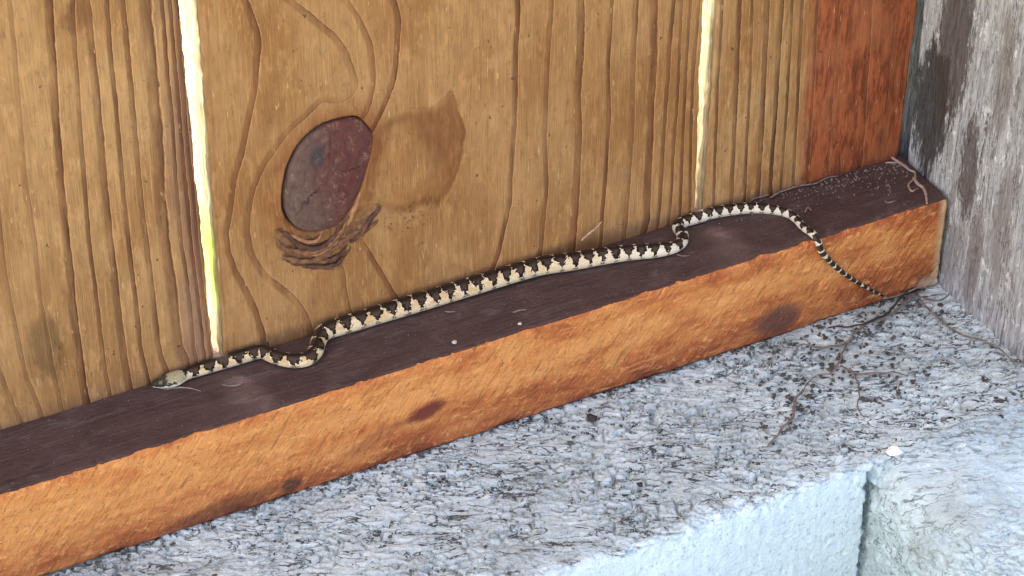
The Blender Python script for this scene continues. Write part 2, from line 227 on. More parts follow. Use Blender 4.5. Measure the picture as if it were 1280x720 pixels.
# ------------------------------------------------------------------ materials
BAND = [(0, 0.), (.06, 0.), (.28, .62), (.62, .74), (.80, .92), (.87, 1.), (.95, 0.), (1, 0.)]
def board_material(name, early, early2, late, purple=None, heart=None, special=False):
    m = NT(name)
    u, w, g = m.attr('ring'), m.attr('ring_width'), m.attr('ring_dark')
    k = m.math('ROUND', u)
    sd = m.math('DIVIDE', m.math('SUBTRACT', u, k), w)
    fine = m.noise(m.co(1.2, 1, .25), 1, 3)
    sd = m.math('ADD', sd, m.math('MULTIPLY', m.math('SUBTRACT', fine, .5), .45))
    band = m.ramp(m.math('MULTIPLY_ADD', sd, .5, .5), BAND)
    edge = m.ramp(m.math('MULTIPLY_ADD', sd, .5, .5), [(0, 0.), (.90, 0.), (.97, 1.), (1, .0)])
    late_band = m.math('MULTIPLY', band, g)  # mask of the latewood stripes, the wood's own darker colour
    late_band = m.math('MULTIPLY', late_band, m.rng(m.noise(m.co(.25, 1, .035), 1, 3), .28, .62, .5, 1.25), clamp=True)
    fib = m.noise(m.co(2.2, 1, .09), 1, 4, .62)
    blot = m.noise(m.co(.045, 1, .02), 1, 4, .6)
    blot2 = m.noise(m.co(.35, 1, .12), 1, 4, .65)
    c = m.mix(m.rng(blot, .34, .66), tuple(x*1.08 for x in early), (early2[0]*.98, early2[1]*.90, early2[2]*.80))
    c = m.mix(m.rng(blot2, .35, .75, 0, .35), c, tuple(x*.62 for x in early2))
    c = m.mix(m.rng(fib, .52, .70, 0, .42), c, tuple(x*.5 for x in early))
    c = m.mix(m.rng(m.noise(m.co(.55, 1, .22), 1, 5, .7), .54, .70, 0, .55), c, tuple(x*.60 for x in early2))
    c = m.mix(m.rng(m.noise(m.co(.28, 1, .10), 1, 4, .65), .47, .32, 0, .5), c, tuple(min(1, x*1.35) for x in early))
    c = m.mix(m.rng(fib, .46, .30, 0, .42), c, tuple(min(1, x*1.5) for x in early))
    if purple:
        X = m.sep(m.co())[0]
        pz = m.math('MULTIPLY', m.rng(X, purple[0], purple[1]), m.rng(m.noise(m.co(.12, 1, .03), 1, 3), .3, .6))
        c = m.mix(m.math('MULTIPLY', pz, .55), c, (.17, .105, .095))
    if purple:
        for cx, cz, rx, rz, col in ((-320, 26, 7, 15, (.40, .40, .38)), (-299, 141, 5, 6, (.5, .38, .34)), (-268, 80, 4, 60, (.62, .5, .5))):
            ax = m.math('MULTIPLY', m.math('ADD', X, -cx), 1/rx); az = m.math('MULTIPLY', m.math('ADD', m.sep(m.co())[2], -cz), 1/rz)
            r_ = m.math('ADD', m.math('MULTIPLY', ax, ax), m.math('MULTIPLY', az, az))
            r_ = m.math('ADD', r_, m.math('MULTIPLY', m.math('SUBTRACT', blot2, .5), 2.4))
            c = m.mix(m.rng(r_, 1.3, .2, 0, .75), c, col, 'MULTIPLY')
    if heart:
        X = m.sep(m.co())[0]
        hx = m.math('ADD', X, m.math('MULTIPLY', m.math('SUBTRACT', m.noise(m.co(.25, 1, .06), 1, 4), .5), 12.))
        hm = m.rng(hx, heart-3.5, heart+3.5)
        hc = m.mix(m.rng(m.noise(m.co(.5, 1, .1), 1, 5, .68), .38, .62), (.32, .092, .032), (.15, .036, .014))
        hc = m.mix(m.rng(m.noise(m.co(1.1, 1, .14), 1, 3), .55, .72, 0, .6), hc, (.085, .023, .011))
        hc = m.mix(m.rng(m.noise(m.co(.09, 1, .05), 1, 3), .45, .7, 0, .6), hc, (.30, .11, .045))
        c = m.mix(hm, c, hc)
    lc = m.mix(m.rng(m.noise(m.co(.4, 1, .06), 1, 3), .35, .65), late, tuple(x*.55 for x in late))
    c = m.mix(late_band, c, lc)
    c = m.mix(m.math('MULTIPLY', m.math('MULTIPLY', edge, g), .75), c, tuple(min(1, x*1.6) for x in early))  # pale highlight beside each grain groove, put into the colour
    peak = m.ramp(m.math('MULTIPLY_ADD', sd, .5, .5), [(0, 0.), (.76, 0.), (.86, 1.), (.93, 0.), (1, 0.)])
    peak = m.math('MULTIPLY', m.math('MULTIPLY', peak, g), m.rng(m.noise(m.co(.2, 1, .05), 1, 3), .35, .6, .1, .85))
    c = m.mix(peak, c, tuple(x*.26 for x in late))
    h = m.math('MULTIPLY', late_band, -1.0)
    # short pale lifted fibres and dark pin pricks
    fl = m.noise(m.co(.9, 1, .16), 1, 2, .5)
    flm = m.rng(fl, .69, .76)
    c = m.mix(m.math('MULTIPLY', flm, .42), c, (.62, .44, .24))
    pk = m.noise(m.co(.42, 1, .3), 1, 2, .5)
    pkm = m.rng(pk, .735, .78)
    c = m.mix(m.math('MULTIPLY', pkm, .75), c, (.06, .032, .018))
    if special:                                         # stained scar, torn grain, halo round the knot
        e = m.math('ADD', m.attr('scar'), m.math('MULTIPLY', m.math('SUBTRACT', m.noise(m.co(.5, 1, .25), 1, 4), .5), 1.6))
        sx = m.sep(m.co())
        ins = m.math('MAXIMUM', m.math('MULTIPLY', m.rng(e, -.15, .5), m.rng(sx[0], -188., -174.)), m.rng(e, -1.2, 3.2))
        sx = m.sep(m.co())
        lo = m.rng(m.math('MULTIPLY_ADD', m.noise(m.co(.11, 1, .06), 1, 3), 14., e), 8., 15.)
        scar_c = m.mix(m.rng(m.noise(m.co(.3, 1, .07), 1, 4), .3, .7), (.70, .56, .47), (.50, .37, .30))
        scar_c = m.mix(m.math('MULTIPLY', m.rng(m.math('MULTIPLY_ADD', sx[0], -1., m.math('MULTIPLY', sx[2], -.55)), 150., 160.), m.rng(e, 1.5, 5., 0, .85)), scar_c, (1.02, 1.0, .96))
        rim = m.math('MULTIPLY', m.math('MULTIPLY', m.rng(e, 2.6, .2), ins), m.rng(sx[0], -192., -172., .15, 1.))
        scar_c = m.mix(m.math('MULTIPLY', rim, .6), scar_c, (.36, .24, .18))
        c = m.mix(m.math('MULTIPLY', ins, m.rng(sx[0], -212., -196., .35, .95)), c, scar_c, 'MULTIPLY')
        kd = m.math('ADD', m.attr('knot_dist'), m.math('MULTIPLY', m.math('SUBTRACT', m.noise(m.co(.2, 1, .12), 1, 4), .5), 6.))
        hal = m.rng(kd, 10., -1.)
        c = m.mix(m.math('MULTIPLY', hal, .8), c, (.66, .45, .37), 'MULTIPLY')
        tr = m.attr('torn')
        tc = m.mix(m.rng(m.attr('tear'), -.08, .16), (.185, .092, .044), (.060, .028, .020))
        tc = m.mix(m.rng(m.attr('tear'), -.14, -.30, 0, .6), tc, (.29, .165, .085))
        c = m.mix(m.math('MULTIPLY', m.rng(tr, .25, .7), m.rng(m.noise(m.co(.22, 1, .3), 1, 3), .3, .55, .2, .7)), c, tc)
        pits = m.math('MULTIPLY', m.rng(m.noise(m.co(.8, 1, .8), 1, 2), .60, .66), m.attr('pits'))
        c = m.mix(m.math('MULTIPLY', pits, .85), c, (.03, .018, .012))
    hh = m.math('ADD', m.math('MULTIPLY', fib, .6), m.math('MULTIPLY', m.noise(m.co(2.5, 1, .8), 1, 3), .35))
    hh = m.math('ADD', hh, m.math('MULTIPLY', flm, .5))
    hh = m.math('SUBTRACT', hh, m.math('MULTIPLY', pkm, .8))
    nrm = m.bump(hh, .40, .9, m.bump(h, .22, .7))
    return m.done(c, .72, nrm, .25)

def edge_cut(m):
    pass

def make_materials():
    M = {}
    M['board_a'] = board_material('fence_wood_ribbed', (.338, .197, .086), (.265, .146, .059), (.135, .050, .020), purple=(-283, -268))
    M['board_b'] = board_material('fence_wood_knotty', (.315, .174, .072), (.252, .129, .047), (.155, .054, .019), special=True)
    M['board_c'] = board_material('fence_wood_heartwood', (.340, .200, .086), (.262, .132, .048), (.11, .040, .018), heart=-43.0)

    # raw pale edge grain of the boards
    m = NT('raw_edge_wood')
    X, Yc, Z = m.sep(m.co())
    fib = m.noise(m.co(1.0, 1.0, .05), 1, 5, .68)
    c = m.mix(m.rng(fib, .38, .62), (.27, .22, .135), (.12, .092, .046))
    c = m.mix(m.rng(m.noise(m.co(.5, .5, .12), 1, 4), .62, .74, 0, .75), c, (.28, .18, .09))
    moss = m.math('MULTIPLY', m.rng(m.math('ABSOLUTE', m.math('SUBTRACT', Z, 37.)), 24., 6.), m.rng(m.noise(m.co(.3, .3, .06), 1, 3), .38, .6))
    moss = m.math('MULTIPLY', moss, m.rng(X, -180., -200.))
    c = m.mix(m.math('MULTIPLY', moss, .9), c, (.20, .26, .03))
    M['edge'] = m.done(c, .8, m.bump(fib, .5, .8), .2)

    # knot
    m = NT('knot_wood')
    n1 = m.noise(m.co(.12, 1, .10), 1, 5, .6); n2 = m.noise(m.co(.45, 1, .28, (0, .4, 0)), 1, 6, .75)
    X, Yc, Z = m.sep(m.co())
    t = m.math('ADD', m.math('MULTIPLY', m.math('ADD', X, 223.), .055), m.math('MULTIPLY', m.math('SUBTRACT', n1, .5), 1.3))
    c = m.mix(m.rng(t, -.5, .35), (.122, .076, .062), (.100, .034, .030))
    dx = m.math('MULTIPLY', m.math('ADD', X, 226.5), .30); dz = m.math('MULTIPLY', m.math('SUBTRACT', Z, 70.), .17)
    dd = m.math('ADD', m.math('MULTIPLY', dx, dx), m.math('MULTIPLY', dz, dz))
    dd = m.math('ADD', dd, m.math('MULTIPLY', m.math('SUBTRACT', n2, .5), 1.1))
    c = m.mix(m.rng(dd, 1.0, .15, 0, .85), c, (.045, .045, .05))
    c = m.mix(m.rng(n2, .52, .64, 0, .6), c, (.062, .028, .026))
    c = m.mix(m.rng(n2, .46, .34, 0, .6), c, (.24, .155, .125))
    c = m.mix(m.rng(m.noise(m.co(.7, 1, .5), 1, 2), .72, .78, 0, .7), c, (.4, .32, .28))
    kr = m.math('ADD', m.math('MULTIPLY', m.attr('radial'), 30.), m.math('MULTIPLY', n1, 16.))
    kring = m.math('SINE', kr)
    c = m.mix(m.rng(kring, .2, .95, 0, .2), c, (.045, .020, .019))
    ka = m.math('ABSOLUTE', m.math('SINE', m.math('ADD', m.math('MULTIPLY', m.attr('turn'), 1.5), m.math('MULTIPLY', n1, 1.2))))
    crk = m.math('MULTIPLY', m.rng(ka, .045, .01), m.rng(m.attr('radial'), .12, .3))
    crk = m.math('MULTIPLY', crk, m.rng(m.attr('radial'), .95, .6))
    c = m.mix(m.math('MULTIPLY', crk, .45), c, (.02, .010, .009))
    n2 = m.math('SUBTRACT', m.math('MULTIPLY_ADD', kring, -.06, n2), m.math('MULTIPLY', crk, .5))
    M['knot'] = m.done(c, .7, m.bump(n2, .8, .9), .2)

    # rail: one stained timber, weathered dark on top, fresh orange sawn face in front
    m = NT('rail_wood')
    top = m.attr('top')
    X, Yc, Z = m.sep(m.co())
    d1 = m.noise(m.co(.06, .12, .12), 1, 4, .6); d2 = m.noise(m.co(.5, .9, .9), 1, 4, .6)
    tc = m.mix(m.rng(d1, .3, .7), (.082, .048, .039), (.060, .032, .026))
    tc = m.mix(m.rng(d2, .5, .75, 0, .6), tc, (.048, .027, .023))
    tc = m.mix(m.rng(m.noise(m.co(.13, .2, .2), 1, 3), .55, .75, 0, .35), tc, (.16, .115, .10))
    tc = m.mix(m.rng(m.noise(m.co(.9, .9, .9), 1, 2), .70, .76, 0, .7), tc, (.28, .24, .22))
    gr = m.noise(m.co(.025, .8, .8), 1, 5, .65)
    tc = m.mix(m.rng(gr, .54, .68, 0, .55), tc, (.035, .019, .016))
    tc = m.mix(m.rng(gr, .44, .32, 0, .45), tc, (.14, .095, .078))
    tc = m.mix(m.rng(m.noise(m.co(.04, .09, .09), 1, 5, .7), .54, .70, 0, .45), tc, (.15, .12, .105))
    f1 = m.noise(m.co(.05, .1, .13), 1, 4, .6)
    f2 = m.noise(m.co(.17, .5, .42), 1, 6, .7, .8)
    def slant(sa_, st_):
        cx = m.n.new('ShaderNodeCombineXYZ')
        m.put(cx.inputs[0], m.math('MULTIPLY', m.math('ADD', m.math('MULTIPLY', X, .79), m.math('MULTIPLY', Z, -.61)), sa_))
        m.put(cx.inputs[1], m.math('MULTIPLY', m.math('ADD', m.math('MULTIPLY', X, .61), m.math('MULTIPLY', Z, .79)), st_))
        return cx.outputs[0]
    f3 = m.noise(slant(.55, .075), 1, 4, .6)
    f4 = m.noise(slant(.9, .28), 1, 4, .65)
    zc = m.math('ADD', m.math('MULTIPLY', m.math('ABSOLUTE', m.math('ADD', Z, 14.)), .034), m.math('MULTIPLY', m.math('SUBTRACT', f1, .5), 2.4))
    zc = m.math('ADD', zc, m.math('MULTIPLY', m.math('ADD', X, 200.), .0011))
    fc = m.ramp(zc, [(0, (.62, .275, .088)), (.35, (.53, .198, .058)), (.65, (.41, .120, .037)), (1, (.25, .066, .024))])
    fc = m.mix(m.rng(f2, .46, .34, 0, .75), fc, (.72, .37, .13))
    fc = m.mix(m.rng(f2, .55, .68, 0, .5), fc, (.22, .07, .028))
    fc = m.mix(m.rng(f4, .45, .33, 0, .6), fc, (.66, .33, .115))
    fc = m.mix(m.rng(f4, .56, .68, 0, .55), fc, (.19, .062, .024))
    fc = m.mix(m.rng(f3, .60, .70, 0, .55), fc, (.17, .052, .022))
    fc = m.mix(m.rng(m.noise(m.co(.8, 1, .8), 1, 2), .68, .76, 0, .8), fc, (.06, .022, .014))
    def blob(cx, cz, rx, rz, ang, col, amt, c0):
        ca, sa = math.cos(ang), math.sin(ang)
        ax = m.math('ADD', X, -cx); az = m.math('ADD', Z, -cz)
        p = m.math('ADD', m.math('MULTIPLY', ax, ca/rx), m.math('MULTIPLY', az, sa/rx))
        q = m.math('ADD', m.math('MULTIPLY', ax, -sa/rz), m.math('MULTIPLY', az, ca/rz))
        r = m.math('ADD', m.math('MULTIPLY', p, p), m.math('MULTIPLY', q, q))
        r = m.math('ADD', r, m.math('MULTIPLY', m.math('SUBTRACT', f2, .5), 1.6))
        return m.mix(m.rng(r, 1.25, .25, 0, amt), c0, col)
    fc = blob(-204, -20.5, 8, 3.8, rad(14), (.12, .016, .018), .9, fc)
    fc = blob(-222, -25, 16, 2.8, rad(18), (.22, .065, .035), .45, fc)
    fc = blob(-68, -30, 11, 7, 0, (.10, .050, .040), .75, fc)
    fc = blob(-253, -33.5, 4, 3.5, 0, (.055, .03, .025), .8, fc)
    fc = blob(-278, -34, 22, 4, rad(4), (.10, .035, .022), .6, fc)
    fc = m.mix(m.math('MULTIPLY', m.rng(X, -4., -1.), .8), fc, (.60, .42, .24))
    fc = m.mix(m.math('MULTIPLY', m.math('MULTIPLY', m.rng(X, -14., -3.), m.rng(Z, -31., -36.)), .8), fc, (.62, .47, .30))
    tm = m.rng(m.math('ADD', top, m.math('MULTIPLY', m.math('SUBTRACT', f2, .5), .5)), .4, .6)
    c = m.mix(tm, fc, tc)
    hf = m.math('ADD', m.math('MULTIPLY', f2, -.5), m.math('MULTIPLY', m.math('ADD', f3, f4), -.45))
    hgt = m.mix(tm, hf, m.math('ADD', m.math('MULTIPLY', d2, .3), m.math('MULTIPLY', gr, -.35)))
    M['rail'] = m.done(c, m.rng(tm, 0, 1, .75, .65), m.bump(hgt, 1.8, 1.), .25)

    # concrete
    def concrete(name, tint=(1, 1, 1), vs=.95):
        m = NT(name)
        n1 = m.noise(m.co(.03, .03, .03), 1, 4, .6); n2 = m.noise(m.co(.16, .36, .3, (0, 0, rad(27))), 1, 5, .68, .6)
        n3 = m.noise(m.co(1.4, 1.4, 1.4), 1, 4, .6)
        c = m.mix(m.rng(n1, .3, .7), (.62, .655, .65), (.50, .53, .525))
        c = m.mix(m.rng(n2, .54, .67, 0, .7), c, (.22, .225, .22))
        vein = m.noise(m.co(.060, .25, .24, (0, 0, rad(27))), 1, 2.5, .55, .8)
        vm = m.rng(m.math('ABSOLUTE', m.math('SUBTRACT', vein, .5)), .030, .008)
        vm = m.math('MULTIPLY', vm, m.rng(m.noise(m.co(.045, .09, .09), 1, 4, .65), .36, .52, .08, 1.))
        c = m.mix(m.math('MULTIPLY', vm, vs), c, (.045, .043, .042))
        c = m.mix(m.rng(n2, .46, .32, 0, .7), c, (.82, .83, .82))
        c = m.mix(m.rng(n3, .60, .75, 0, .4), c, (.26, .255, .25))
        c = m.mix(m.rng(m.noise(m.co(.012, .022, .02), 1, 3), .5, .72, 0, .6), c, (.22, .205, .175))
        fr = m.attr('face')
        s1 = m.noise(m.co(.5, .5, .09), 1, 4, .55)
        f = m.mix(m.rng(s1, .3, .7), (.745, .825, .875), (.645, .735, .79))  # bluish skylight on the front put into the face colour
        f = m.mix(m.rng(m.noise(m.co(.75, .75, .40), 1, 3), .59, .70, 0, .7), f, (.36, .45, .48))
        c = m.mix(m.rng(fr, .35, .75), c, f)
        c = m.mix(1., c, tint, 'MULTIPLY')
        hh = m.math('ADD', n2, m.math('MULTIPLY', n3, .35))
        return m.done(c, .9, m.bump(hh, 1.3, 1.), .2)
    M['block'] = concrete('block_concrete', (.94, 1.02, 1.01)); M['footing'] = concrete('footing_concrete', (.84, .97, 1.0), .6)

    # weathered post
    m = NT('weathered_post_wood')
    X, Yc, Z = m.sep(m.co())
    f1 = m.noise(m.co(1, .5, .035), 1, 5, .65); f2 = m.noise(m.co(1, .9, .22), 1, 4, .6); b1 = m.noise(m.co(1, .07, .018), 1, 4, .6, .5)
    c = m.mix(m.rng(f1, .3, .7), (.44, .45, .445), (.29, .295, .29))
    c = m.mix(m.rng(f2, .45, .25, 0, .75), c, (.60, .59, .57))
    c = m.mix(m.rng(f2, .55, .72, 0, .7), c, (.15, .135, .13))
    def pblob(c0, cy, cz, ry, rz, col, amt):
        a = m.math('MULTIPLY', m.math('ADD', Yc, -cy), 1/ry); b = m.math('MULTIPLY', m.math('ADD', Z, -cz), 1/rz)
        r = m.math('ADD', m.math('MULTIPLY', a, a), m.math('MULTIPLY', b, b))
        r = m.math('ADD', r, m.math('MULTIPLY', m.math('SUBTRACT', f1, .5), 2.2))
        r = m.math('ADD', r, m.math('MULTIPLY', m.math('SUBTRACT', f2, .5), 2.4))
        r = m.math('ADD', r, m.math('MULTIPLY', m.math('SUBTRACT', b1, .5), 2.0))
        return m.mix(m.rng(r, 1.2, .7, 0, amt), c0, col)
    c = m.mix(m.rng(m.noise(m.co(1, .20, .10), 1, 5, .72, .8), .46, .36, 0, .85), c, (.66, .67, .66))
    c = m.mix(m.rng(m.noise(m.co(1, .22, .08), 1, 5, .72, .8), .53, .63, 0, .75), c, (.17, .15, .14))
    ck = m.noise(m.co(1, .30, .035), 1, 3, .6, .5)
    c = m.mix(m.math('MULTIPLY', m.rng(m.math('ABSOLUTE', m.math('SUBTRACT', ck, .5)), .022, .006), m.rng(b1, .4, .6, .1, .9)), c, (.07, .062, .058))
    c = pblob(c, -20, 62, 5, 24, (.15, .12, .10), .6)
    c = pblob(c, -30, 6, 5, 26, (.16, .13, .115), .55)
    c = pblob(c, 17, 27, 11.5, 25, (.030, .025, .024), .9)
    c = pblob(c, 9, 58, 9.5, 34, (.060, .042, .034), .85)
    c = pblob(c, -8, 18, 5.5, 23, (.070, .046, .038), .8)
    c = pblob(c, -17, -14, 4, 20, (.13, .105, .095), .6)
    c = pblob(c, -2, -20, 8, 14, (.17, .15, .14), .5)
    M['post'] = m.done(c, .85, m.bump(m.math('ADD', f1, m.math('MULTIPLY', f2, .7)), 1.3, .9), .2)

    # snake
    m = NT('snake_skin')
    s, th, sm = m.attr('cycle'), m.attr('flank'), m.attr('from_snout')        # flank: degrees from the spine, 0..180
    nz = m.noise(m.co(.8, .8, .8), 1, 2)
    s2 = m.math('MULTIPLY_ADD', m.math('SUBTRACT', nz, .5), .7, s)
    tri = m.math('MULTIPLY', m.math('ABSOLUTE', m.math('SUBTRACT', m.math('FRACT', s2), .5)), 2.)     # 0 mid-gap .. 1 mid-saddle
    th2 = m.math('MULTIPLY_ADD', m.math('SUBTRACT', m.noise(m.co(1.1, 1.1, 1.1), 1, 2), .5), 60., th)
    lim = m.math('MULTIPLY_ADD', m.math('POWER', tri, .85), 94., 0.)
    tail = m.rng(sm, 262., 285.)
    f = m.math('ADD', m.math('MULTIPLY', m.math('SUBTRACT', lim, th2), m.math('SUBTRACT', 1., tail)), m.math('MULTIPLY', tail, m.math('MULTIPLY', m.math('SUBTRACT', tri, .25), 130.)))
    f = m.math('ADD', f, m.rng(sm, 95., 20., 0., 17.))                                          # >0 inside the dark saddle
    scale_n = m.noise(m.co(2.6, 2.6, 2.6), 1, 2)
    pale = m.mix(m.rng(scale_n, .35, .7), (.70, .58, .37), (.46, .35, .20))
    pale = m.mix(m.rng(th2, 60., 110., 0, .6), pale, (.70, .61, .43))
    tan = m.math('MULTIPLY', m.rng(m.noise(m.co(.33, .33, .33), 1, 2), .45, .6), m.rng(sm, 190., 110., 0., .75))
    pale = m.mix(m.math('MULTIPLY', tan, m.rng(th2, 105., 70.)), pale, (.50, .32, .14))
    pale = m.mix(m.rng(sm, 150., 200., 0., .6), pale, (.66, .62, .53))
    dark = m.mix(m.rng(f, 16., 34.), (.006, .004, .003), (.060, .038, .024))
    dark = m.mix(m.rng(th, 34., 8., 0, .75), dark, (.012, .008, .007))
    c = m.mix(m.rng(f, -5., 3.), pale, dark)
    spot = m.math('MULTIPLY', m.rng(m.math('ABSOLUTE', m.math('SUBTRACT', th2, 108.)), 13., 6.), m.rng(tri, .55, .75))
    c = m.mix(m.math('MULTIPLY', spot, .8), c, (.03, .02, .017))
    # head markings
    hn = m.math('ADD', sm, m.math('MULTIPLY', m.math('SUBTRACT', nz, .5), 2.0))
    hp = m.mix(m.rng(scale_n, .35, .7), (.43, .37, .22), (.24, .20, .11))
    hd = m.mix(m.rng(scale_n, .35, .7), (.065, .058, .040), (.018, .016, .012))
    hc = m.mix(m.rng(hn, 5.0, 6.0), hd, hp)
    mask = m.math('MULTIPLY', m.rng(m.math('ABSOLUTE', m.math('SUBTRACT', th2, 74.)), 12., 7.), m.rng(hn, 8.2, 7.2))
    hc = m.mix(mask, hc, (.02, .016, .013))
    hc = m.mix(m.rng(th2, 86., 92.), hc, (.66, .62, .52))
    hc = m.mix(m.math('MULTIPLY', m.rng(m.math('ABSOLUTE', m.math('SUBTRACT', sm, 3.6)), .8, .3), m.rng(m.math('ABSOLUTE', m.math('SUBTRACT', th, 38.)), 22., 12., 0., .35)), hc, (.40, .37, .26))
    c = m.mix(m.rng(hn, 11.2, 10.4), c, hc)
    sv = m.n.new('ShaderNodeCombineXYZ'); m.put(sv.inputs[0], m.math('MULTIPLY', sm, 1.5)); m.put(sv.inputs[1], m.math('MULTIPLY', th, .085))
    sc_b = m.vor(sv.outputs[0], 1., 'F1', .35)
    M['snake'] = m.done(c, .5, m.bump(m.math('MULTIPLY', sc_b, -1.), .22, .7), .12)

    def plain(name, a, b, sc_=1., rough=.8, spec=.25):
        m = NT(name); n = m.noise(m.co(sc_, sc_, sc_), 1, 3)
        return m.done(m.mix(m.rng(n, .35, .65), a, b), rough, m.bump(n, .15, .5), spec)
    M['fold0'] = plain('torn_wood_brown', (.20, .098, .046), (.115, .052, .028), .55)
    M['fold1'] = plain('torn_wood_dark', (.115, .05, .032), (.055, .026, .02), .55)
    M['fold2'] = plain('torn_wood_light', (.34, .175, .085), (.23, .11, .055), .55)
    M['eye'] = plain('eye_black', (.008, .007, .006), (.014, .012, .01), 1, .12, .6)
    M['root'] = plain('dead_root', (.21, .165, .13), (.11, .086, .07), .5)
    M['root_dark'] = plain('dead_root_dark', (.045, .036, .032), (.025, .02, .018), .5)
    M['straw'] = plain('pale_root', (.40, .29, .22), (.26, .175, .13), .6)
    M['fibre'] = plain('plant_fibre', (.26, .205, .17), (.13, .10, .085), .6)
    M['crumb'] = plain('pale_crumb', (.62, .56, .50), (.40, .34, .29), 1.)
    M['soil'] = plain('brown_soil', (.115, .098, .078), (.055, .046, .038), 1.)
    M['dirt'] = plain('dark_dirt', (.030, .026, .024), (.055, .046, .04), 1.)
    M['white_chip'] = plain('white_chip', (.80, .80, .78), (.70, .70, .68), 1.)
    M['grass'] = plain('grass_blade', (.16, .24, .03), (.24, .30, .05), .2)
    m = NT('earth_and_grass')
    n = m.noise(m.co(.004, .004, .004), 1, 6, .65); n2 = m.noise(m.co(.03, .03, .03), 1, 5, .7)
    c = m.mix(m.rng(n, .4, .6), (.16, .13, .095), (.10, .12, .04)); c = m.mix(m.rng(n2, .4, .7), c, (.26, .23, .18))
    c = m.mix(m.rng(m.sep(m.co())[1], -300., -600.), c, m.mix(m.rng(n2, .35, .65), (.33, .335, .19), (.27, .27, .14))); M['ground'] = m.done(c, .95, m.bump(n2, 12., .8), .1)  # front ground out of view made paler to bounce light
    return M
MAT = make_materials()

# ------------------------------------------------------------------ ground
def build_ground():
    n = 60; r = 60.0
    a = np.sinh(np.linspace(-4, 4, n))/math.sinh(4)*r
    X, Yv = np.meshgrid(a, a, indexing='ij')
    Z = -.20 + .02*pn(X*.7, Yv*.7, 3) + .3*sstep(6, 60, np.hypot(X, Yv))*pn(X*.05, Yv*.05, 4)
    idx = np.arange(n*n).reshape(n, n)
    q = np.stack([idx[:-1, :-1], idx[1:, :-1], idx[1:, 1:], idx[:-1, 1:]], -1).reshape(-1, 4)
    o = link('ground', mesh_np('ground', np.stack([X, Yv, Z], -1), q), MAT['ground'])
    o['kind'] = 'structure'
build_ground()

# ------------------------------------------------------------------ concrete block with the fence on it
D = 29.6            # front of the fence boards, mm behind the front of the rail
H = 38.0            # rail height
BX = 26.0
def worms(X, Yv, seed, sx=10.5, sy=3.9, ang=27):
    a = rad(ang); p = (X*math.cos(a) - Yv*math.sin(a)); q = (X*math.sin(a) + Yv*math.cos(a))
    p = p + 2.2*pn(X/5.5, Yv/5.5, seed+5); q = q + 1.6*pn(X/6.0, Yv/6.0, seed+9)
    n = pn(p/sx, q/sy, seed); n2 = pn(p/sx*1.9+9, q/sy*1.9, seed+1)
    c = 1-sstep(.01, .13, np.abs(n)); c2 = 1-sstep(.01, .15, np.abs(n2))
    amp = 1.25*sstep(-.45, .45, pn(X/34, Yv/19, seed+2))
    return c*(.25+.9*amp) + c2*(.2+.35*amp), n

